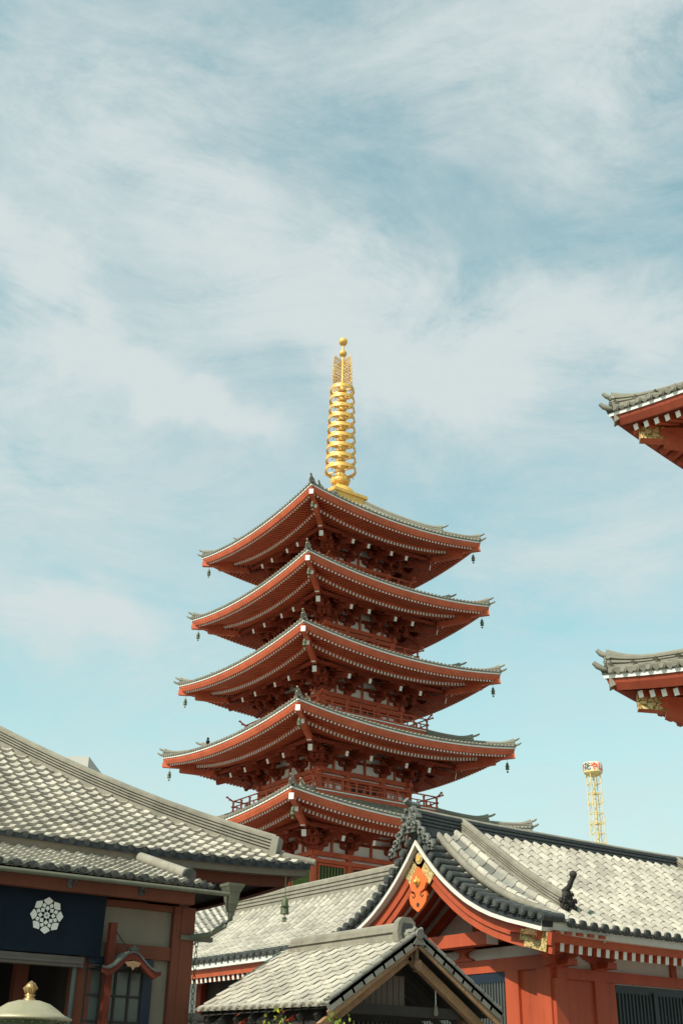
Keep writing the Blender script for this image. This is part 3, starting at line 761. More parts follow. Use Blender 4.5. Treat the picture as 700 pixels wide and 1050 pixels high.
# gable side
hb('beam', ((WX - .5, -1.55, 4.33), (WX - .2, 1.55, 4.60)))
mb = MB(); mb.span((WX - .51, -1.56, 4.325), (WX - .19, -1.551, 4.605), 'white'); mb.build('beam_end', hall)
hb('beam', ((WX - .09, -3.09, 3.79), (WX + .05, 3.1, 4.06)), ((WX - .06, -3.0, 4.42), (WX + .70, 3.0, 4.62)), ((WX - .06, -3.0, .5), (WX + .05, 3, .8)))
for y in (-2.35, 2.35): hb('panel', ((WX - .04, y - .44, .5), (WX + .05, y + .44, 3.79)))
for y in (-2.8, -1.85, 1.85, 2.8): hb('post', ((WX - .12, y - .2, .5), (WX + .08, y + .2, 3.79)))
GX = WX + .62
mb = MB(); mb.span((GX - .08, -.10, 4.55), (GX + .03, .10, 5.95), 'redhall'); mb.build('strut', hall)
for sy in (-1, 1):
    mb = MB(); mb.beam((GX - .06, sy * .12, 5.72), (GX - .06, sy * 1.85, 4.66), .12, .19, 'redhall'); mb.build('diagonal_strut', hall)
def frog(x, y, z, parent):
    mb = MB(); p = [(-.34, 0), (.34, 0), (.30, .05), (.14, .12), (.09, .2), (.12, .27), (.3, .33), (.32, .38), (-.32, .38), (-.3, .33), (-.12, .27), (-.09, .2), (-.14, .12), (-.30, .05)]
    mb.prism([(a, b * .72) for a, b in p], (x, y, z), (0, 1, 0), (0, 0, 1), (.14, 0, 0), 'redhall'); mb.build('frog_leg_strut', parent)
for y in (-.27, 1.6): frog(WX - .12, y, 4.06, hall)
mb = MB(); mb.span((WX - .03, -1.66, .82), (WX + .01, 1.66, 3.79), 'shutter'); mb.span((WX - .07, -1.66, 3.58), (WX - .03, 1.66, 3.79), 'bluepost'); f = mb.build('lattice_window', hall)
mb = MB()
for i in range(37): mb.box((WX - .05, -1.62 + 3.24 * i / 36, 2.2), (.04, .035, 2.75), 'bar')
mb.build('window_bars', f)
# long side (-Y)
for sy in (-1, 1):
    y = sy * WY
    def sp2(x0, x1, z0, z1, t, name, mat='redhall'):
        mb = MB(); mb.span((x0, y - sy * .02, z0), (x1, y + sy * t, z1), mat); return mb.build(name, hall)
    sp2(WX, XE - WX, 3.585, 3.80, .10, 'beam'); sp2(WX, XE - WX, 4.20, 4.30, .12, 'wall_plate'); sp2(WX, XE - WX, .5, .8, .07, 'beam')
    for x in (WX + .1, WX + 1.27, 5.05, XE / 2 + 1.5, XE - WX - 1.27, XE - WX - .1):
        if x == 5.05: continue
        sp2(x - .17, x + .17, .8, 3.585, .09, 'post')
        # boat bracket on post
        mb = MB(); p = [(-.55, .40), (.55, .40), (.52, .28), (.40, .20), (.2, .14), (.16, 0), (-.16, 0), (-.2, .14), (-.40, .20), (-.52, .28)]
        mb.prism(p, (x, y + sy * .01, 3.80), (1, 0, 0), (0, 0, 1), (0, sy * .16, 0), 'redhall'); mb.prism([(-.18, .0), (.18, 0), (.12, -.0), (.12, .12), (-.12, .12)], (x, y + sy * .17, 3.82), (1, 0, 0), (0, 0, 1), (0, sy * .3, 0), 'redhall')
        mb.build('boat_bracket', hall)
    sp2(WX, WX + 1.2, .8, 3.583, .03, 'panel'); sp2(XE - WX - 1.2, XE - WX, .8, 3.583, .03, 'panel'); sp2(WX + 1.4, WX + 1.75, .8, 3.583, .05, 'panel')
    sp2(WX + 3.6, WX + 3.78, 3.80, 4.2, .06, 'strut')
    for a, b in ((WX + 1.8, XE / 2 + 1.33), (XE / 2 + 1.67, XE - WX - 1.45)):
        f = sp2(a, b, .8, 3.56, .02, 'shutter', 'shutter')
        mb = MB(); n = int((b - a) / .11)
        for i in range(n): mb.box((a + .05 + i * .11, y + sy * .035, 2.1), (.045, .03, 2.6), 'shutter')
        for q in (.33, .66): mb.box((Lerp(a, b, q), y + sy * .045, 2.1), (.08, .05, 2.7), 'shutter')
        mb.build('slats', f)
# corner end ornament with white block under the gold plate
for x, sx in ((WX - .05, -1), (XE - WX + .05, 1)):
    for sy in (-1, 1):
        mb = MB(); p = [(0, .42), (.62, .42), (.6, .3), (.45, .22), (.3, .2), (.2, .05), (0, 0)]
        mb.prism(p, (x, sy * (WY - .1), 3.82), (0, sy, 0), (0, 0, 1), (sx * .14, 0, 0), 'redhall')
        mb.prism(p, (x - sx * .2, sy * WY, 3.82), (sx, 0, 0), (0, 0, 1), (0, sy * .14, 0), 'redhall')
        mb.build('corner_bracket', hall)
for o in hall.children: pass

# ------------------------------------------------------------------ generic gabled/hipped roof helper for the other halls
def planks(mb, pts, mat): mb.q(pts, mat, .5)

# wing hall behind (ridge along Y)
wing = thing('wing_hall', 'low vermilion wing hall with pale tiled roof sloping behind the wooden shed', 'temple hall', (16.67, 34, 0))
WT = [(0, 6.58), (.5, 6.12), (1.0, 5.72), (1.5, 5.36), (2.0, 5.07), (2.5, 4.82), (3.0, 4.62), (3.6, 4.5)]
WL = 9.0
def Pw(sx):
    def f(a, q): xx = 3.0 - q; return V((3.0 + sx * xx, -a, table(WT, xx) + .02 + .12 * math.exp(-max(0, a) / 1.) * min(1, max(0, xx) / 3)))
    return f
mb = MB()
for sx in (-1, 1):
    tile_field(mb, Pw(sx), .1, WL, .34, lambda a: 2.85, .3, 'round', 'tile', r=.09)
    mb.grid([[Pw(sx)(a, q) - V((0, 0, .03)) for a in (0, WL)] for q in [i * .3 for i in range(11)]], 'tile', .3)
wr = mb.build('roof', wing)
for sx in (-1, 1):
    mb = MB(); eave_caps(mb, Pw(sx), .1, WL, .34, .10, 'tiledark', out=.06)
    mb.build('eave_tile_edge', wr)
mb = MB(); mb.sweep([(3, -.05 - WL * i / 8, 6.52) for i in range(9)], ridge_prof(.4, .52, 4, .08), 'ridgepale'); mb.build('main_ridge', wr)
mb = MB()
for sx in (-1, 1):
    for i in range(13):
        q = .1 + i * .235; c = Pw(sx)(.1, q); mb.tube([c + V((0, .16, .05)), c + V((0, -.2, .05))], .075, 'tiledark', 8)
mb.build('verge_tiles', wr)
mb = MB(); oni(mb, .7, 'ridgedark'); mb.build('ogre_tile', wr, (3, .02, 6.5), pi)
mb = MB()
for x0, z0, x1, z1, m in ((.0, 4.60, .02, 4.44, 'white'), (.02, 4.44, .2, 4.43, 'white'), (.12, 4.43, .16, 4.22, 'red'), (.16, 4.22, 1.3, 4.45, 'redshade')):
    for sx in (-1, 1): mb.grid([[V((3 + sx * (3 - x), -y, z)) for y in (.1, WL)] for x, z in ((x0, z0), (x1, z1))], m, .5)
mb.build('eave_board', wr)
mb = MB()
for i in range(34): mb.beam((.2, -.25 - i * .262, 4.17), (1.2, -.25 - i * .262, 4.34), .11, .17, 'red', 'white')
mb.build('rafter', wr)
mb = MB(); mb.span((1.3, -WL, 0), (4.7, -1.0, 4.35), 'darkwood'); mb.prism([(1.3, 4.36), (4.7, 4.36), (4.0, 5.5), (3, 6.45), (2.0, 5.5)], (0, -1.0, 0), (1, 0, 0), (0, 0, 1), (0, -.2, 0), 'plaster'); mb.build('wall', wing)
for y in (-1.1, -3.6, -6.1, -8.6):
    mb = MB(); mb.span((1.1, y - .15, 0), (1.29, y + .15, 4.2), 'redshade'); mb.build('post', wing)

# far hall glimpsed between
far = thing('far_hall', 'distant hall roof of pale round tiles glimpsed behind the green rain pipe', 'temple hall', (12, 38, 0))
mb = MB()
Pf = lambda a, q: V((a, q, 5.72 + .55 * q + .04 * q * q))
Pb = lambda a, q: V((a, 8.4 - q, 5.72 + .55 * q + .04 * q * q))
tile_field(mb, Pf, 0, 14, .34, lambda a: 4.2, .3, 'round', 'tile', r=.09); tile_field(mb, Pb, 0, 14, .34, lambda a: 4.2, .6, 'round', 'tile', r=.09)
fr = mb.build('roof', far)
mb = MB(); eave_caps(mb, Pf, 0, 14, .34, .10, 'tiledark'); mb.build('eave_tile_edge', fr)
mb = MB(); mb.sweep([(-.1, 4.2, 8.7), (14.1, 4.2, 8.7)], ridge_prof(.4, .4, 3, .08), 'ridgepale'); mb.build('main_ridge', fr)
mb = MB(); mb.span((.0, .05, 5.42), (14, .2, 5.62), 'white'); mb.span((0, .2, 5.2), (14, .35, 5.418), 'red'); mb.build('eave_board', fr)
mb = MB(); mb.span((.8, 1.2, 0), (13.2, 7.2, 5.6), 'plaster'); mb.build('wall', far)

# ------------------------------------------------------------------ hall on the left
lh = thing('corner_hall', 'brown red hall with beige plaster, navy curtain and two layers of grey wave tiled roof', 'temple hall', (10.56, 16, 0))
LO = V((10.56, 16, 0))
# local: x<=0 toward the left, y>=0 inwards
LD = 14.0; LX = -20.0
def z_up(q): return 4.66 + .42 * q + .035 * q * q
def P1(a, q):
    d = min(-a, a - LX); lift = .13 * math.exp(-max(0, d - q) / 1.6) * max(0, 1 - q / 5)
    return V((a, q, z_up(q) + lift))
def P2(a, q): # right side (faces +X): a along y
    d = min(a, LD - a); lift = .13 * math.exp(-max(0, d - q) / 1.6) * max(0, 1 - q / 5)
    return V((-q, a, z_up(q) + lift))
def P3(a, q): return V((a, LD - q, P1(a, q).z))
mb = MB()
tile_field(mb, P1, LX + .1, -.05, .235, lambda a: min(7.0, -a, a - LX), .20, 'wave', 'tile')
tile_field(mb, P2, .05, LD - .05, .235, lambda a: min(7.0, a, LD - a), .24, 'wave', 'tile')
mb.grid([[P3(a, q) for a in (LX + q, -q)] for q in (0, 3.5, 7)], 'tile')
mb.grid([[V((LX + q, y, z_up(q))) for y in (q, LD - q)] for q in (0, 3.5, 7)], 'tile')
mb.grid([[P1(a, q) - V((0, 0, .03)) for a in (LX + q, LX / 2, -q - 2, -q - .8, -q)] for q in (0, 1, 2, 3.5, 5, 7)], 'tile')
ur = mb.build('upper_roof', lh)
mb = MB(); eave_caps(mb, P1, LX + .1, -.05, .235, .05, 'tiledark', out=.02, drop=.0); mb.grid([[P1(a, -.01) + V((0, .0, o)) for a in (LX, -3, -1.5, -.7, 0)] for o in (.02, -.07)], 'gapshade'); mb.build('eave_tile_edge', ur)  # dark band behind the caps is painted eave shade
mb = MB(); eave_caps(mb, P2, .05, LD - .05, .235, .05, 'tiledark', out=.02); mb.build('eave_tile_edge', ur)
for y0, y1 in ((0, 7), (LD, 7)):
    mb = MB(); pts = []; hs = []
    for i in range(15):
        q = Lerp(.42, 7.0, i / 14); yy = q if y0 == 0 else LD - q; pts.append((-q, yy, z_up(q) + .13 * max(0, 1 - q / 5))); hs.append(1 + .1 * max(0, 1 - i / 3))
    mb.sweep(pts, ridge_prof(.30, .30, 5, .06), 'ridgepale', hs)
    if y0 == 0:
        mb.tube([(-.5, .5, z_up(.5) + .12), (-.22, .22, z_up(.2) + .16), (.06, -.06, z_up(0) + .17)], [.075, .065, .055], 'ridgepale', 10)
        d = V((1, -1, 0)).normalized(); mb.beam(V((-.38, .38, z_up(.4) + .23)), V((-.46, .46, z_up(.4) + .25)), .34, .34, 'tilepag')
    mb.build('hip_ridge', ur)
mb = MB(); mb.sweep([(-7, 7, z_up(7)), (LX + 7, 7, z_up(7))], ridge_prof(.45, .55, 5, .09), 'ridgepale'); mb.build('main_ridge', ur)
mb = MB()
for o0, z0, o1, z1, m in ((.02, -.02, .05, -.17, 'plastershade'), (.05, -.17, .2, -.17, 'plastershade'), (.24, -.16, .26, -.32, 'redbrownshade'), (.26, -.32, .4, -.32, 'redbrownshade'), (.4, -.24, 1.6, -.05, 'darkwood')):
    ee = lambda t: .13 * math.exp(-t / 1.6)
    xs = [0, .3, .7, 1.2, 2, 3, 5, 9, 14, 20]
    mb.grid([[V((-max(x, o), o, 4.66 + z + ee(x))) for x in xs] for o, z in ((o0, z0), (o1, z1))], m, .5)
    mb.grid([[V((-o, max(x, o), 4.66 + z + ee(x))) for x in xs if x < 14] for o, z in ((o0, z0), (o1, z1))], m, .5)
mb.build('eave_board', ur)
mb = MB(); mb.span((LX + 1.6, 1.2, 0), (-1.56, LD - 1.2, 4.5), 'redbrownshade'); mb.build('upper_wall', lh)
# lower wing: eave at y=-1.70 (Y=14.3), local x right edge -2.76 (X=7.8)
RX = -2.76
Pl = lambda a, q: V((a, -1.70 + q, 3.99 + .275 * q))
mb = MB(); tile_field(mb, Pl, LX, RX, .224, lambda a: 2.9, .17, 'wave', 'tile'); mb.grid([[Pl(a, q) - V((0, 0, .03)) for a in (LX, RX)] for q in (0, 2.9)], 'tile')
lr = mb.build('lower_roof', lh)
mb = MB(); eave_caps(mb, Pl, LX, RX, .224, .05, 'tiledark', out=.02); mb.build('eave_tile_edge', lr)
mb = MB(); mb.tube([Pl(-3.06, .12) + V((0, 0, .10)), Pl(-3.06, .9) + V((0, 0, .10)), Pl(-3.06, 1.75) + V((0, 0, .10))], .082, 'ridgepale', 10, endmat='tiledark'); mb.tube([Pl(-3.06, .12) + V((0, 0, .10)), Pl(-3.06, .07) + V((0, 0, .10))], .1, 'tiledark', 10); mb.build('verge_ridge', lr)
mb = MB(); mb.span((LX, -1.58, 3.74), (-2.93, -1.46, 3.885), 'redbrownshade'); mb.span((LX, -1.45, 3.80), (-2.93, -.9, 3.87), 'darkwood')
for i in range(14):
    x = -3.75 - i * 1.02; mb.span((x - .03, -1.60, 3.78), (x + .03, -1.581, 3.90), 'tiledark')
mb.build('fascia_beam', lr)
mb = MB(); mb.tube([(LX, -1.745, 3.87), (-2.42, -1.745, 3.90)], .032, 'verdigris', 8)
for i in range(14): x = -3.72 - i * 1.02; mb.tube([(x, -1.745, 3.87), (x, -1.66, 3.82), (x, -1.585, 3.84)], .012, 'tiledark', 5)
gu = mb.build('gutter', lr)
mb = MB(); cx, cy = -2.42, -1.70
def ft(z0, a0, z1, a1, m='verdigris'): mb.hexa([(cx + i * a0, cy + j * a0, z0) for i, j in ((-1, -1), (1, -1), (1, 1), (-1, 1))] + [(cx + i * a1, cy + j * a1, z1) for i, j in ((-1, -1), (1, -1), (1, 1), (-1, 1))], m)
ft(4.01, .125, 4.05, .13); ft(3.94, .09, 4.009, .12); ft(3.78, .07, 3.939, .085); ft(3.68, .045, 3.779, .068)
mb.build('rain_head', gu)
mb = MB(); mb.tube([(cx, cy, 3.68), (cx, cy, 3.58), (cx - .06, cy + .03, 3.50), (cx - .16, cy + .08, 3.43), (cx - .24, cy + .14, 3.37), (cx - .38, cy + .42, 3.35)], .038, 'verdigris', 10)
mb.span((-2.95, -1.3, 3.31), (-2.45, -1.22, 3.37), 'verdigris'); mb.build('downpipe', gu)
mb = MB()
for i in range(42):
    z = 3.28 - i * .075; a = (i % 2) * pi / 2
    mb.tube([(-2.66 + .022 * cos(t) * cos(a), -1.22 + .022 * cos(t) * sin(a), z + .042 * sin(t)) for t in [j * pi / 4 for j in range(9)]], .007, 'bronze', 4, caps=False)
mb.build('rain_chain', gu)
# front wall of the lower wing, y=-1.2
def L(name, x0, x1, y0, y1, z0, z1, mat, parent=None):
    mb = MB(); mb.span((x0, y0, z0), (x1, y1, z1), mat); return mb.build(name, parent or lh)
LX2 = -10.56
w_ = L('front_wall', -4.06 + 0, -2.96, -1.17, -1.0, 0, 3.74, 'plastershade')
L('post', -3.06, -2.73, -1.26, -.93, 0, 3.74, 'redbrownshade'); L('post', -4.40, -4.17, -1.22, -1.0, 0, 3.02, 'redbrownshade')
mb = MB(); mb.span((-3.06 + .12, -1.268, 0), (-2.73 - .14, -1.262, 3.73), 'redbrownshade'); mb.build('post_moulding', lh)
L('beam', -4.0, -3.062, -1.24, -1.0, 3.03, 3.20, 'redbrownshade'); L('beam', -4.1, -3.062, -1.23, -1.0, 3.66, 3.739, 'redbrownshade')
L('side_wall', -2.82, -2.74, -.92, 1.3, 0, 3.95, 'redbrownshade')
L('header', LX, -4.1, -1.16, -1.0, 3.0, 3.74, 'darkwood')
L('curtain_rail', LX, -4.34, -1.32, -1.17, 2.86, 2.985, 'rail'); mb = MB(); mb.span((LX, -1.345, 2.90), (-4.36, -1.321, 2.93), 'rail'); mb.build('rail_lip', lh)
mb = MB(); mb.tube([(-4.43, -1.26, 0), (-4.43, -1.26, 2.96)], .035, 'bar', 8); mb.build('drain_pipe', lh)
# interior
mb = MB(); mb.span((LX, 1.1, 0), (-4.2, 1.19, 3.7), 'darkwood'); mb.span((-4.25, -1.0, 0), (-4.18, 1.1, 3.7), 'darkwood'); mb.span((LX, -1.0, 3.2), (-4.2, 1.1, 3.25), 'darkwood'); mb.build('interior', lh)
mb = MB()
mb.span((-5.75, .40, .8), (-4.95, .43, 3.0), 'bar')
for i in range(6): mb.box((-5.73 + .15 * i, .385, 1.9), (.03, .03, 2.2), 'darkwood')
for i in range(10): mb.box((-5.35, .383, .95 + .22 * i), (.8, .03, .02), 'darkwood')
mb.build('lattice_screen', lh)
L('inner_post', -4.85, -4.68, -.3, -.15, 0, 3.0, 'redbrownshade')
# window
f = L('window', -4.24, -3.42, -1.20, -1.16, 1.0, 2.93, 'pane')
mb = MB()
for x in (-4.24, -4.03, -3.82, -3.62, -3.44): mb.span((x - .014, -1.225, 1.0), (x + .014, -1.2, 2.93), 'darkwood')
for z in (2.86, 2.55, 2.24, 1.93, 1.6, 1.3): mb.span((-4.24, -1.222, z - .014), (-3.43, -1.201, z + .014), 'darkwood')
mb.build('muntin', f)
L('window_frame', -3.44, -3.30, -1.24, -1.17, 1.0, 3.0, 'bluepost', f); L('window_frame', -4.26, -3.30, -1.238, -1.17, 2.93, 3.02, 'bluepost', f)

# navy curtain with crest
cu = MB(); n = 60
rows = []
for z in (3.80, 3.6, 3.3, 3.0):
    rows.append([V((3.2 + 3.24 * i / n, 14.662 + (.013 * sin(i * .55) + .007 * sin(i * 1.27 + 1)) * (3.95 - z) / .9, z)) for i in range(n + 1)])
cu.grid(rows, 'navy', .5, True); cu.grid([[p + V((0, .012, 0)) for p in r] for r in rows], 'navy', .5, True)
cu.tube([(3.15, 14.67, 3.81), (6.46, 14.67, 3.81)], .018, 'darkwood', 6)
cur = cu.build('temple_curtain'); tag(cur, 'navy blue cloth curtain with white round flower crest hanging over the hall entrance', 'curtain')
def crest(cx, cz):
    mb = MB(); y = 14.635; o = (cx, y, cz); ax = (1, 0, 0); az = (0, 0, 1); d = (0, -.004, 0)
    def pol(pts, rot, dd=0): mb.prism([(a * cos(rot) - b * sin(rot), a * sin(rot) + b * cos(rot)) for a, b in pts], (cx, y - dd, cz), ax, az, d, 'white')
    for k in range(8):
        r = k * pi / 4
        pol([(0, .128), (.044, .152), (.066, .182), (0, .225), (-.066, .182), (-.044, .152)], r)
        pol([(0, .055), (.032, .086), (0, .120), (-.032, .086)], r)
        pol([(.0, .095), (.030, .130), (.0, .158), (-.030, .130)], r + pi / 8, .001)
        pol([(0, .008), (.013, .03), (0, .05), (-.013, .03)], r)
    return mb.build('crest', cur)
crest(5.62, 3.445); crest(3.9, 3.445)

# roofed sign post in front of the window
hd = thing('roofed_signpost', 'red post carrying a small red curved hood with carved fringe before the window', 'signpost', (6.79, 14.45, -.064))
hd.scale = (1.04,) * 3
mb = MB(); mb.span((-.28, .12, 0.07), (-.19, .21, 3.36), 'redsign'); mb.build('post', hd)
def kz(x): return 2.985 - .0 - .23 * (1 - math.exp(-(x / .21) ** 2)) + .03 * max(0, (abs(x) - .32) / .1)
xs = [-.41 + .82 * i / 20 for i in range(21)]
mb = MB(); 
for y0, y1, o0, o1, m in ((-.02, .75, .045, .045, 'verdigris'),):
    mb.grid([[V((x, y, kz(x) + .05)) for x in xs] for y in (-.04, .30)], 'shedverge', .5, True); mb.grid([[V((x, y, kz(x) + .02)) for x in xs] for y in (-.04, .30)], 'darkwood', .5, True)
mb.grid([[V((x, -.04, kz(x) + o)) for x in xs] for o in (.05, .02)], 'tiledark')
hr = mb.build('hood', hd)
mb = MB(); lo = [kz(x) - .06 + .03 * (abs(x) > .36) for x in xs]
mb.grid([[V((x, -.02, kz(x) + .02)) for x in xs], [V((x, -.02, l)) for x, l in zip(xs, lo)], [V((x, .04, l)) for x, l in zip(xs, lo)]], 'redsign', .5); mb.build('hood_board', hr)
mb = MB(); mb.prism([(-.11, .03), (-.07, -.02), (-.03, -.02), (0, -.06), (.03, -.02), (.07, -.02), (.11, .03), (0, .05)], (0, -.03, 2.86), (1, 0, 0), (0, 0, 1), (0, -.02, 0), 'woodpale'); mb.build('carved_pendant', hr)
mb = MB(); mb.tube([(-.06, -.03, 3.045), (.06, -.03, 3.045)], .025, 'tiledark', 8); mb.ball((0, -.03, 3.07), .03, 'tiledark', 8); mb.build('hood_crest', hr)
mb = MB(); mb.tube([(-.2, .12, 3.25), (.0, .1, 3.03)], .008, 'darkwood', 5); mb.build('stay_wire', hd)
mb = MB(); mb.span((-.5, .23, 1.1), (.3, .26, 1.9), 'plastershade'); mb.build('notice_board', hd)

# hanging bell at the corner of the upper left eave
bell((9.92, 15.72, 4.20), 'dark bronze wind bell hanging on a chain under the corner hall\'s eave', .42, 'bells on the halls', .30)

# bronze lantern in front
lp = c2w(-2.475, 10, 0)
lan = thing('bronze_lantern', 'round bronze lantern with broad pale hat and golden jewel finial before the hall', 'lantern', (lp.x, lp.y, 0))
mb = MB(); mb.lathe([(0.30, 2.0), (.36, 2.005), (.365, 2.015), (.30, 2.04), (.235, 2.085), (.17, 2.125), (.09, 2.148), (.04, 2.152)], (0, 0, 0), 'hat', 40); hat = mb.build('hat', lan)
mb = MB(); mb.lathe([(.05, 2.15), (.045, 2.165), (.03, 2.17), (.045, 2.19), (.03, 2.2), (.028, 2.205), (.05, 2.225), (.052, 2.25), (.035, 2.275), (.012, 2.292), (0, 2.30)], (0, 0, 0), 'finial', 16)
for k in range(8):
    a = k * pi / 4; mb.tube([(.04 * cos(a), .04 * sin(a), 2.205), (.056 * cos(a), .056 * sin(a), 2.238), (.03 * cos(a), .03 * sin(a), 2.28)], [.006, .01, .004], 'finial', 5)
mb.build('jewel', hat)
mb = MB(); mb.lathe([(.19, 1.64), (.20, 1.66), (.22, 1.98), (.30, 1.999)], (0, 0, 0), 'bronze', 6, False); mb.build('fire_box', lan)
mb = MB()
for k in range(28): a = 2 * pi * k / 28; mb.ball((.315 * cos(a), .315 * sin(a), 1.985), .014, 'bronze', 6)
mb.build('rim_beads', lan)
mb = MB(); mb.lathe([(.3, .0), (.3, .12), (.2, .2), (.09, .28), (.075, .9), (.11, .95), (.075, 1.0), (.08, 1.45), (.22, 1.56), (.24, 1.64)], (0, 0, 0), 'bronze', 16); mb.build('pedestal', lan)

# ------------------------------------------------------------------ wooden shed with wave tiles (ridge along Y)
sh = thing('wooden_shed', 'open wooden shed with pale wave tiles and weathered gable boards', 'shed', (9.12, 11.40, .32))
sh.scale = (.8, .8, .8)
SL = 3.85
def Ps(sx):
    def f(a, q): xx = 1.62 - q; return V((sx * xx, a, 3.62 - .635 * xx + .012 * a))
    return f
mb = MB(); 
for sx in (-1, 1):
    tile_field(mb, Ps(sx), .14, SL, .235, lambda a: 1.62, .23, 'flat', 'tileshed')
    mb.grid([[Ps(sx)(a, 0) - V((0, 0, .03)) for a in (.0, SL)], [Ps(sx)(a, 1.62) - V((0, 0, .03)) for a in (.0, SL)]], 'tileshed')
sr = mb.build('roof', sh)
for sx in (-1, 1):
    mb = MB(); eave_caps(mb, Ps(sx), .14, SL, .235, .045, 'tileshed', out=.03)
    mb.build('eave_tile_edge', sr)
for sx in (-1, 1):
    mb = MB(); mb.beam(Ps(sx)(-.03, -.02) + V((0, 0, -.045)), Ps(sx)(-.03, 1.62) + V((0, 0, -.045)), .05, .13, 'shedverge'); mb.beam(Ps(sx)(.04, -.02), Ps(sx)(.04, 1.60), .2, .05, 'shedverge')
    for i in range(9):
        q = .0 + i * .185; c = Ps(sx)(.03, q); c2 = Ps(sx)(.03, q + .22)
        mb.beam(c + V((0, 0, .035)), c2 + V((0, 0, .02)), .17, .05, 'shedverge'); mb.beam(c + V((0, -.075, -.04)), c2 + V((0, -.075, -.05)), .03, .12, 'shedverge')
        mb.tube([c + V((0, -.06, .06)), c2 + V((0, -.06, .045))], [.042, .036], 'shedverge', 7)
    mb.build('verge_tiles', sr)
mb = MB(); mb.sweep([(0, .34 + (SL - .74) * i / 6, 3.61) for i in range(7)], ridge_prof(.26, .24, 2, .075), 'ridgepale')
mb.tube([(0, -.09, 3.635), (0, .3, 3.67)], .075, 'shedverge', 8); mb.prism([(-.13, -.12), (0, .05), (.13, -.12)], (0, -.075, 3.60), (1, 0, 0), (0, 0, 1), (0, .06, 0), 'shedverge')
mb.build('main_ridge', sr)
mb = MB(); mb.prism([(-.17, -.04), (.17, -.04), (.19, .12), (.16, .26), (.08, .33), (-.08, .33), (-.16, .26), (-.19, .12)], (0, .24, 3.58), (1, 0, 0), (0, 0, 1), (0, .12, 0), 'ridgepale')
mb.prism([(-.11, 0), (.11, 0), (.12, .12), (.09, .22), (-.09, .22), (-.12, .12)], (0, .225, 3.6), (1, 0, 0), (0, 0, 1), (0, .02, 0), 'tiledark'); mb.tube([(0, .2, 3.68), (0, .24, 3.68)], .07, 'ridgedark', 10); mb.build('ridge_end_tile', sr)
for sx in (-1, 1):
    mb = MB(); mb.beam((sx * 1.62, -.02, 2.44), (0, -.02, 3.52), .04, .11, 'woodpale'); mb.build('barge_board', sh)
    mb = MB(); mb.beam((sx * 1.60, .22, 2.28), (0, .22, 3.345), .10, .14, 'woodpale'); mb.build('gable_rafter', sh)
    mb = MB()
    for i in range(8): y = .4 + i * .46; mb.beam((sx * 1.56, y, 2.42), (0, y, 3.46), .06, .09, 'darkwood')
    mb.grid([[V((0, y, 3.55)) for y in (.02, SL)], [V((sx * 1.6, y, 3.55 - .635 * 1.6)) for y in (.02, SL)]], 'darkwood'); mb.build('rafter', sr)
mb = MB(); mb.span((-.03, .0, 3.10), (.03, .06, 3.5), 'wood'); mb.prism([(-.06, .0), (.06, 0), (.08, -.1), (0, -.17), (-.08, -.1)], (0, -.03, 3.27), (1, 0, 0), (0, 0, 1), (0, .03, 0), 'wood'); mb.build('ridge_pendant', sh)
mb = MB(); mb.span((-1.35, .30, 2.50), (1.35, .42, 2.64), 'darkwood'); mb.build('tie_beam', sh)
mb = MB(); mb.span((-.72, .55, 2.64), (.18, .60, 3.08), 'wood');
for i in range(8): mb.span((-.70 + i * .11, .54, 2.65), (-.61 + i * .11, .552, 3.07), 'rail')
mb.build('back_panel', sh)
for x in (-1.25, 1.25):
    for y in (.42, SL - .4):
        mb = MB(); mb.span((x - .07, y - .07, -.4), (x + .07, y + .07, 2.58), 'wood'); mb.build('post', sh)
mb = MB(); mb.span((-1.2, 1.4, -.4), (1.2, 1.46, 2.6), 'darkwood')
for i in range(16): mb.span((-.2 + i * .09, 1.36, 1.4), (-.17 + i * .09, 1.39, 2.45), 'bar')
mb.build('slatted_screen', sh)
mb = MB(); mb.span((-1.45, .1, 2.30), (-1.25, SL - .1, 2.40), 'darkwood'); mb.span((-1.25, .42, 2.0), (-1.19, 2.2, 2.3), 'darkwood'); mb.build('eave_beam', sh)
# shed lantern dangling inside
mb = MB(); mb.tube([(0, 0, 0), (0, 0, .22)], .006, 'plaster', 6); mb.lathe([(.02, -.09), (.032, -.06), (.022, 0), (.012, .03)], (0, 0, 0), 'plastershade', 8)
o = mb.build('hanging_lamp', None, (9.58, 11.62, 2.43)); tag(o, 'tiny pale lamp hanging inside the dark gable of the wooden shed', 'lamp')

# low tiled wall between corner hall and shed
tw = thing('garden_wall', 'low wall with rough grey coping tiles beside the corner hall', 'wall', (8.3, 17.6, 0))
mb = MB(); mb.span((-.1, -.12, 0), (1.2, .12, 2.25), 'plastershade'); mb.build('wall_body', tw)
mb = MB(); Pq = lambda a, q: V((a, -.35 + q, 2.25 + .5 * q)); tile_field(mb, Pq, -.2, 1.3, .2, lambda a: .35, .18, 'wave', 'tileshed'); Pq2 = lambda a, q: V((a, .35 - q, 2.25 + .5 * q)); tile_field(mb, Pq2, -.2, 1.3, .2, lambda a: .35, .18, 'wave', 'tileshed'); mb.tube([(-.2, 0, 2.48), (1.3, 0, 2.48)], .07, 'ridgepale', 8); mb.build('coping', tw)

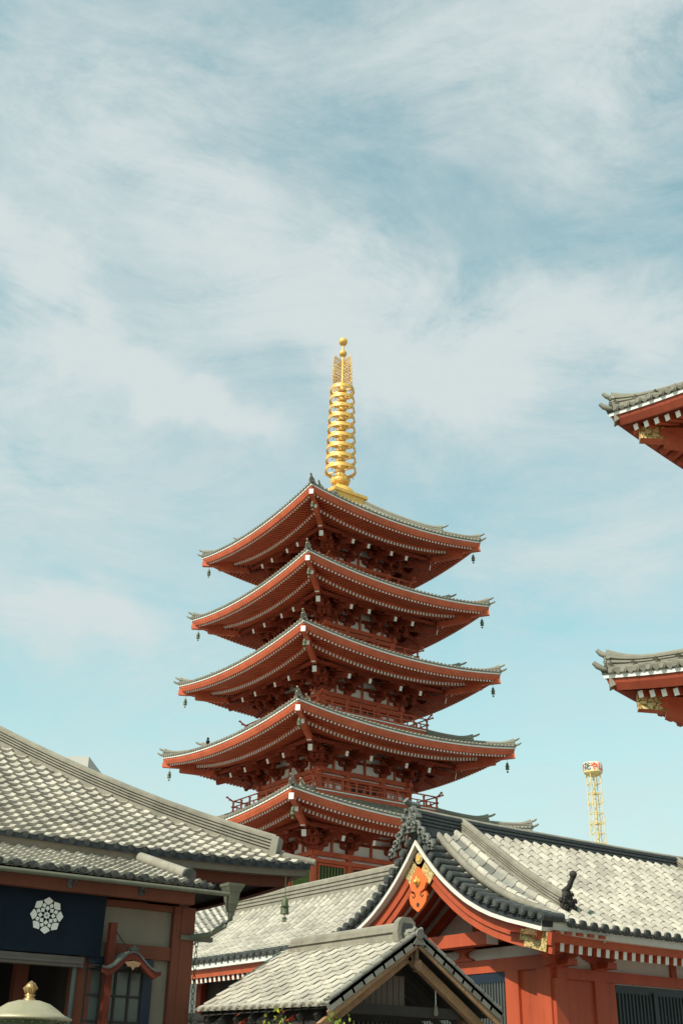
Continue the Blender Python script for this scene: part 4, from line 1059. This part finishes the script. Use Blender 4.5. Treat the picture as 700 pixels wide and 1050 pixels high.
# shrubs under the shed eave
def shrub(x, y, r, top, label, seed, mat2):
    rnd = random.Random(seed); t = thing('shrub', label, 'shrub', (x, y, 0), 'shrubs under the shed eave')
    mb = MB()
    for i in range(9): a = rnd.uniform(0, 6.28); mb.tube([(0, 0, 0), (r * .3 * cos(a), r * .3 * sin(a), top * .5), (r * .8 * cos(a), r * .8 * sin(a), top * .9)], [.03, .02, .006], 'stem', 5)
    mb.build('stem', t)
    mb = MB()
    for i in range(3400):
        u = rnd.random() ** .4; a = rnd.uniform(0, 6.28); ph = math.acos(rnd.uniform(-1, 1))
        c = V((r * u * sin(ph) * cos(a), r * u * sin(ph) * sin(a), top - .75 + .75 * u * cos(ph) * (1 + .18 * sin(a * 5))))
        n = V((rnd.gauss(0, 1), rnd.gauss(0, 1), rnd.gauss(0, 1) + .6)).normalized(); x_ = n.orthogonal().normalized(); y_ = n.cross(x_); l = rnd.uniform(.03, .055)
        mb.q([c - x_ * l, c + y_ * l * .45, c + x_ * l, c - y_ * l * .45], mat2 if rnd.random() < .45 else 'leaf', rnd.random())
    mb.build('crown', t)
shrub(7.2, 11.5, .38, 2.20, 'leafy green shrub growing beside the corner hall post, under the shed\'s left eave end', 1, 'leafyellow')
shrub(7.78, 11.1, .34, 2.19, 'yellowish shrub under the shed\'s eave, nearer the gable boards', 2, 'leafyellow')

# ------------------------------------------------------------------ amusement tower
tpos = c2w(46.15, 200, 0)
tw2 = thing('amusement_tower', 'distant yellow lattice tower with round coloured sign drum on top', 'tower', tpos)
mb = MB(); zt = 51.9; r = .95
ang = AA * 0 + .35
cor = [V((r * sqrt(2) * cos(ang + k * pi / 2), r * sqrt(2) * sin(ang + k * pi / 2), 0)) for k in range(4)]
for c in cor: mb.tube([c, c + V((0, 0, zt))], .085, 'yellow', 6)
mast = MB(); mast.tube([(0, 0, 0), (0, 0, zt + 1)], .17, 'yellow', 10); 
z = 1.; k = 0
while z < zt:
    for i in range(4):
        a, b = cor[i], cor[(i + 1) % 4]
        mb.beam(a + V((0, 0, z)), b + V((0, 0, z)), .12, .12, 'yellow')
        if z + 1.75 < zt: mb.beam((a if k % 2 else b) + V((0, 0, z)), (b if k % 2 else a) + V((0, 0, z + 1.75)), .05, .05, 'yellow')
    if k % 3 == 0:
        mast.lathe([(.3, z - .25), (.4, z - .15), (.4, z + .15), (.3, z + .25)], (0, 0, 0), 'yellow', 10)
    z += 1.75; k += 1
mb.build('lattice', tw2); mast.build('mast', tw2)
mb = MB(); mb.lathe([(1.0, zt - .4), (1.6, zt), (1.64, zt + .1), (1.64, zt + 1.75), (1.5, zt + 1.8)], (0, 0, 0), 'drum', 28); mb.lathe([(.95, zt - .5), (1.65, zt - .02), (1.67, zt + .22), (1.645, zt + .23)], (0, 0, 0), 'yellow', 28)
dr = mb.build('sign_drum', tw2)
def letters(txt, mat, a_c, size, z):
    cu_ = bpy.data.curves.new('letter', 'FONT'); cu_.body = txt; cu_.size = size; cu_.align_x = 'CENTER'; cu_.extrude = .04; cu_.offset = .035; cu_.resolution_u = 3
    o = bpy.data.objects.new('letter', cu_); COL.objects.link(o)
    bpy.context.view_layer.update()
    me = bpy.data.meshes.new_from_object(o.evaluated_get(bpy.context.evaluated_depsgraph_get())); bpy.data.objects.remove(o)
    for v in me.vertices:
        x, y, e = v.co; a = a_c + x / 1.68; rr = 1.67 + e; v.co = (rr * cos(a), rr * sin(a), z + y)
    me.materials.clear(); me.materials.append(M[mat])
    o = bpy.data.objects.new('letter', me); COL.objects.link(o); o.parent = dr
    return o
fc = math.atan2(-tpos.y, -tpos.x)
for i, (ch, m) in enumerate((('花', 'letterblue'), ('や', 'letterred'), ('し', 'letterred'), ('き', 'letterred'))):
    for rep in (0, 1): letters(ch, m, fc - .62 + i * .78 + rep * pi, 1.45, zt + .40)

# far block over the corner hall's hip
bp = c2w(-19.9, 90, 0)
fb = thing('office_block', 'pale flat topped building far behind the corner hall roof', 'building', bp)
mb = MB(); mb.box((0, 0, 11.8), (1.7, 9, 23.6), 'concrete', rz=-AA); mb.box((-.4, 0, 23.8), (.8, 3, .4), 'concrete', rz=-AA); mb.build('wall', fb)
mb = MB()
for i in range(6): mb.box((0, -.0, 3 + 3.3 * i), (1.72, 6, 1.2), 'glass', rz=-AA)
mb.build('window_band', fb)

# bird on the pagoda eave
bl = PC + V((-8.05, -2.55 + 4.6, 19.93))
cr = MB(); cr.ball((0, 0, .12), .10, 'feather', 10, (1, 1.9, .9)); cr.ball((0, -.2, .22), .065, 'feather', 8); cr.tube([(0, -.25, .22), (0, -.34, .20)], [.02, .004], 'feather', 6)
cr.prism([(-.05, 0), (.05, 0), (.07, .26), (-.07, .26)], (0, .12, .12), (1, 0, 0), (0, 1, -.15), (0, 0, .02), 'feather'); cr.tube([(.03, 0, .06), (.03, 0, -.03)], .008, 'feather', 5); cr.tube([(-.03, 0, .06), (-.03, 0, -.03)], .008, 'feather', 5)
cro = cr.build('crow', None, bl, -.5, 1.3); tag(cro, 'small black crow perched on the pagoda\'s second lowest roof edge', 'bird')

# ------------------------------------------------------------------ ground
mb = MB(); mb.q([(-1500, -1500, 0), (1500, -1500, 0), (1500, 1500, 0), (-1500, 1500, 0)], 'ground', .5); g = mb.build('ground'); g['kind'] = 'structure'

# ------------------------------------------------------------------ light
AZ = V((-.97, -.20, 0)).normalized(); EL = radians(44)   # direction towards the sun
sd = V((AZ.x * cos(EL), AZ.y * cos(EL), sin(EL)))
sun = bpy.data.lights.new('sun', 'SUN'); sun.energy = 4.6; sun.angle = radians(.6); sun.color = (1, .92, .80)
so = bpy.data.objects.new('sun', sun); COL.objects.link(so); so.rotation_euler = sd.to_track_quat('Z', 'Y').to_euler(); so.location = (0, 0, 80)
wd = bpy.data.worlds.new('World'); scene.world = wd; wd.use_nodes = True
nt = wd.node_tree; N = nt.nodes; Lk = nt.links; bg = N['Background']; bg.inputs['Strength'].default_value = .1
sky = N.new('ShaderNodeTexSky'); sky.sky_type = 'NISHITA'; sky.sun_disc = False; sky.sun_elevation = EL; sky.sun_rotation = math.atan2(sd.x, sd.y)
sky.dust_density = 1.5; sky.ozone_density = 1.
tint = N.new('ShaderNodeMix'); tint.data_type = 'RGBA'; tint.blend_type = 'MULTIPLY'; tint.inputs['Factor'].default_value = 1
tint.inputs['B'].default_value = (1.22, 2.1, 1.48, 1); Lk.new(sky.outputs[0], tint.inputs['A'])
tc = N.new('ShaderNodeTexCoord'); DIR = tc.outputs['Generated']
sep = N.new('ShaderNodeSeparateXYZ'); Lk.new(DIR, sep.inputs[0])
def lk(x, sock):
    if isinstance(x, (int, float)): sock.default_value = x
    elif isinstance(x, (tuple, V)): sock.default_value = tuple(x)
    else: Lk.new(x, sock)
def mth(op, a, b=None, c=None):
    n = N.new('ShaderNodeMath'); n.operation = op
    for i, x in enumerate((a, b, c)):
        if x is not None: lk(x, n.inputs[i])
    return n.outputs[0]
def vmth(op, a, b, o=0):
    n = N.new('ShaderNodeVectorMath'); n.operation = op; lk(a, n.inputs[0]); lk(b, n.inputs[1]); return n.outputs[o]
def noise(vec, scale, det, rough, dist, col=False):
    n = N.new('ShaderNodeTexNoise'); n.inputs['Scale'].default_value = scale; n.inputs['Detail'].default_value = det; n.inputs['Roughness'].default_value = rough; n.inputs['Distortion'].default_value = dist
    Lk.new(vec, n.inputs['Vector']); return n.outputs['Color' if col else 0]
wn = vmth('SUBTRACT', noise(DIR, 3.2, 6, .55, .3, True), (.5, .5, .5))
wsc = N.new('ShaderNodeVectorMath'); wsc.operation = 'SCALE'; Lk.new(wn, wsc.inputs[0]); wsc.inputs['Scale'].default_value = .30
WD = vmth('ADD', DIR, wsc.outputs[0])
# high cirrus banks: each a soft ellipse in the sky, by azimuth and elevation (degrees) from the pagoda's bearing
def lobe(az, el, s1, s2, rot, amp):
    a, e, r = radians(az), radians(el), radians(rot)
    c = c2w(sin(a) * cos(e), cos(a) * cos(e), sin(e)); ta = c2w(cos(a), -sin(a), 0); te = c.cross(ta) * -1
    if te.z < 0: te = -te
    t1 = ta * cos(r) + te * sin(r); t2 = te * cos(r) - ta * sin(r)
    x = vmth('DOT_PRODUCT', vmth('SUBTRACT', WD, c), t1 / radians(s1), 1); y = vmth('DOT_PRODUCT', vmth('SUBTRACT', WD, c), t2 / radians(s2), 1)
    q = mth('ADD', mth('MULTIPLY', x, x), mth('MULTIPLY', y, y)); return mth('MULTIPLY', mth('EXPONENT', mth('MULTIPLY', q, -1)), amp * .85)
LOBES = [(-15, 44, 11, 8, 0, .42), (-2, 38, 9, 2.8, -28, .55), (13, 36, 9, 2.4, 5, .55), (17, 48, 6, 7, 20, .62), (6, 50, 8, 4, 0, .30),
         (-13.5, 34.5, 8, 1.3, -22, .55), (-15, 21.5, 7, 2.4, -6, .62), (13, 24, 8, 2.5, 10, .25), (-30, 30, 14, 6, 10, .5), (30, 30, 14, 6, -10, .5), (80, 40, 30, 12, 20, .5), (-90, 40, 30, 14, 0, .5), (180, 45, 50, 12, 0, .4)]
D = .09
for l in LOBES: D = mth('ADD', lobe(*l), D)
str_ = N.new('ShaderNodeMapping'); str_.inputs['Rotation'].default_value = (.25, -.35, .5); str_.inputs['Scale'].default_value = (1, 1, 2.5); Lk.new(DIR, str_.inputs[0])
n1 = noise(str_.outputs[0], 3.6, 12, .66, .9); n2 = noise(WD, 2.0, 5, .5, .2); n3 = noise(str_.outputs[0], 12, 12, .75, .7)
md = mth('ADD', mth('ADD', mth('MULTIPLY', mth('ADD', n1, -.5), 2.5), mth('MULTIPLY', mth('ADD', n3, -.5), .9)), mth('ADD', mth('MULTIPLY', n2, .9), .5))
md = mth('MAXIMUM', md, .12)
hz = mth('MULTIPLY', mth('EXPONENT', mth('MULTIPLY', mth('MAXIMUM', sep.outputs[2], 0.), -3.0)), .95)
cf = mth('ADD', mth('MULTIPLY', mth('ADD', D, .10), md), mth('MULTIPLY', hz, .95))
ss = N.new('ShaderNodeMapRange'); ss.interpolation_type = 'SMOOTHSTEP'; ss.inputs[1].default_value = .02; ss.inputs[2].default_value = 1.0; ss.inputs[4].default_value = .96; Lk.new(cf, ss.inputs[0]); cf = ss.outputs[0]
mx = N.new('ShaderNodeMix'); mx.data_type = 'RGBA'; Lk.new(cf, mx.inputs['Factor']); Lk.new(tint.outputs['Result'], mx.inputs['A']); mx.inputs['B'].default_value = (5.2, 5.75, 5.75, 1)
Lk.new(mx.outputs['Result'], bg.inputs[0]); bg.inputs['Strength'].default_value = .13
scene.view_settings.view_transform = 'Standard'; scene.view_settings.look = 'None'; scene.view_settings.exposure = 0; scene.view_settings.gamma = 1
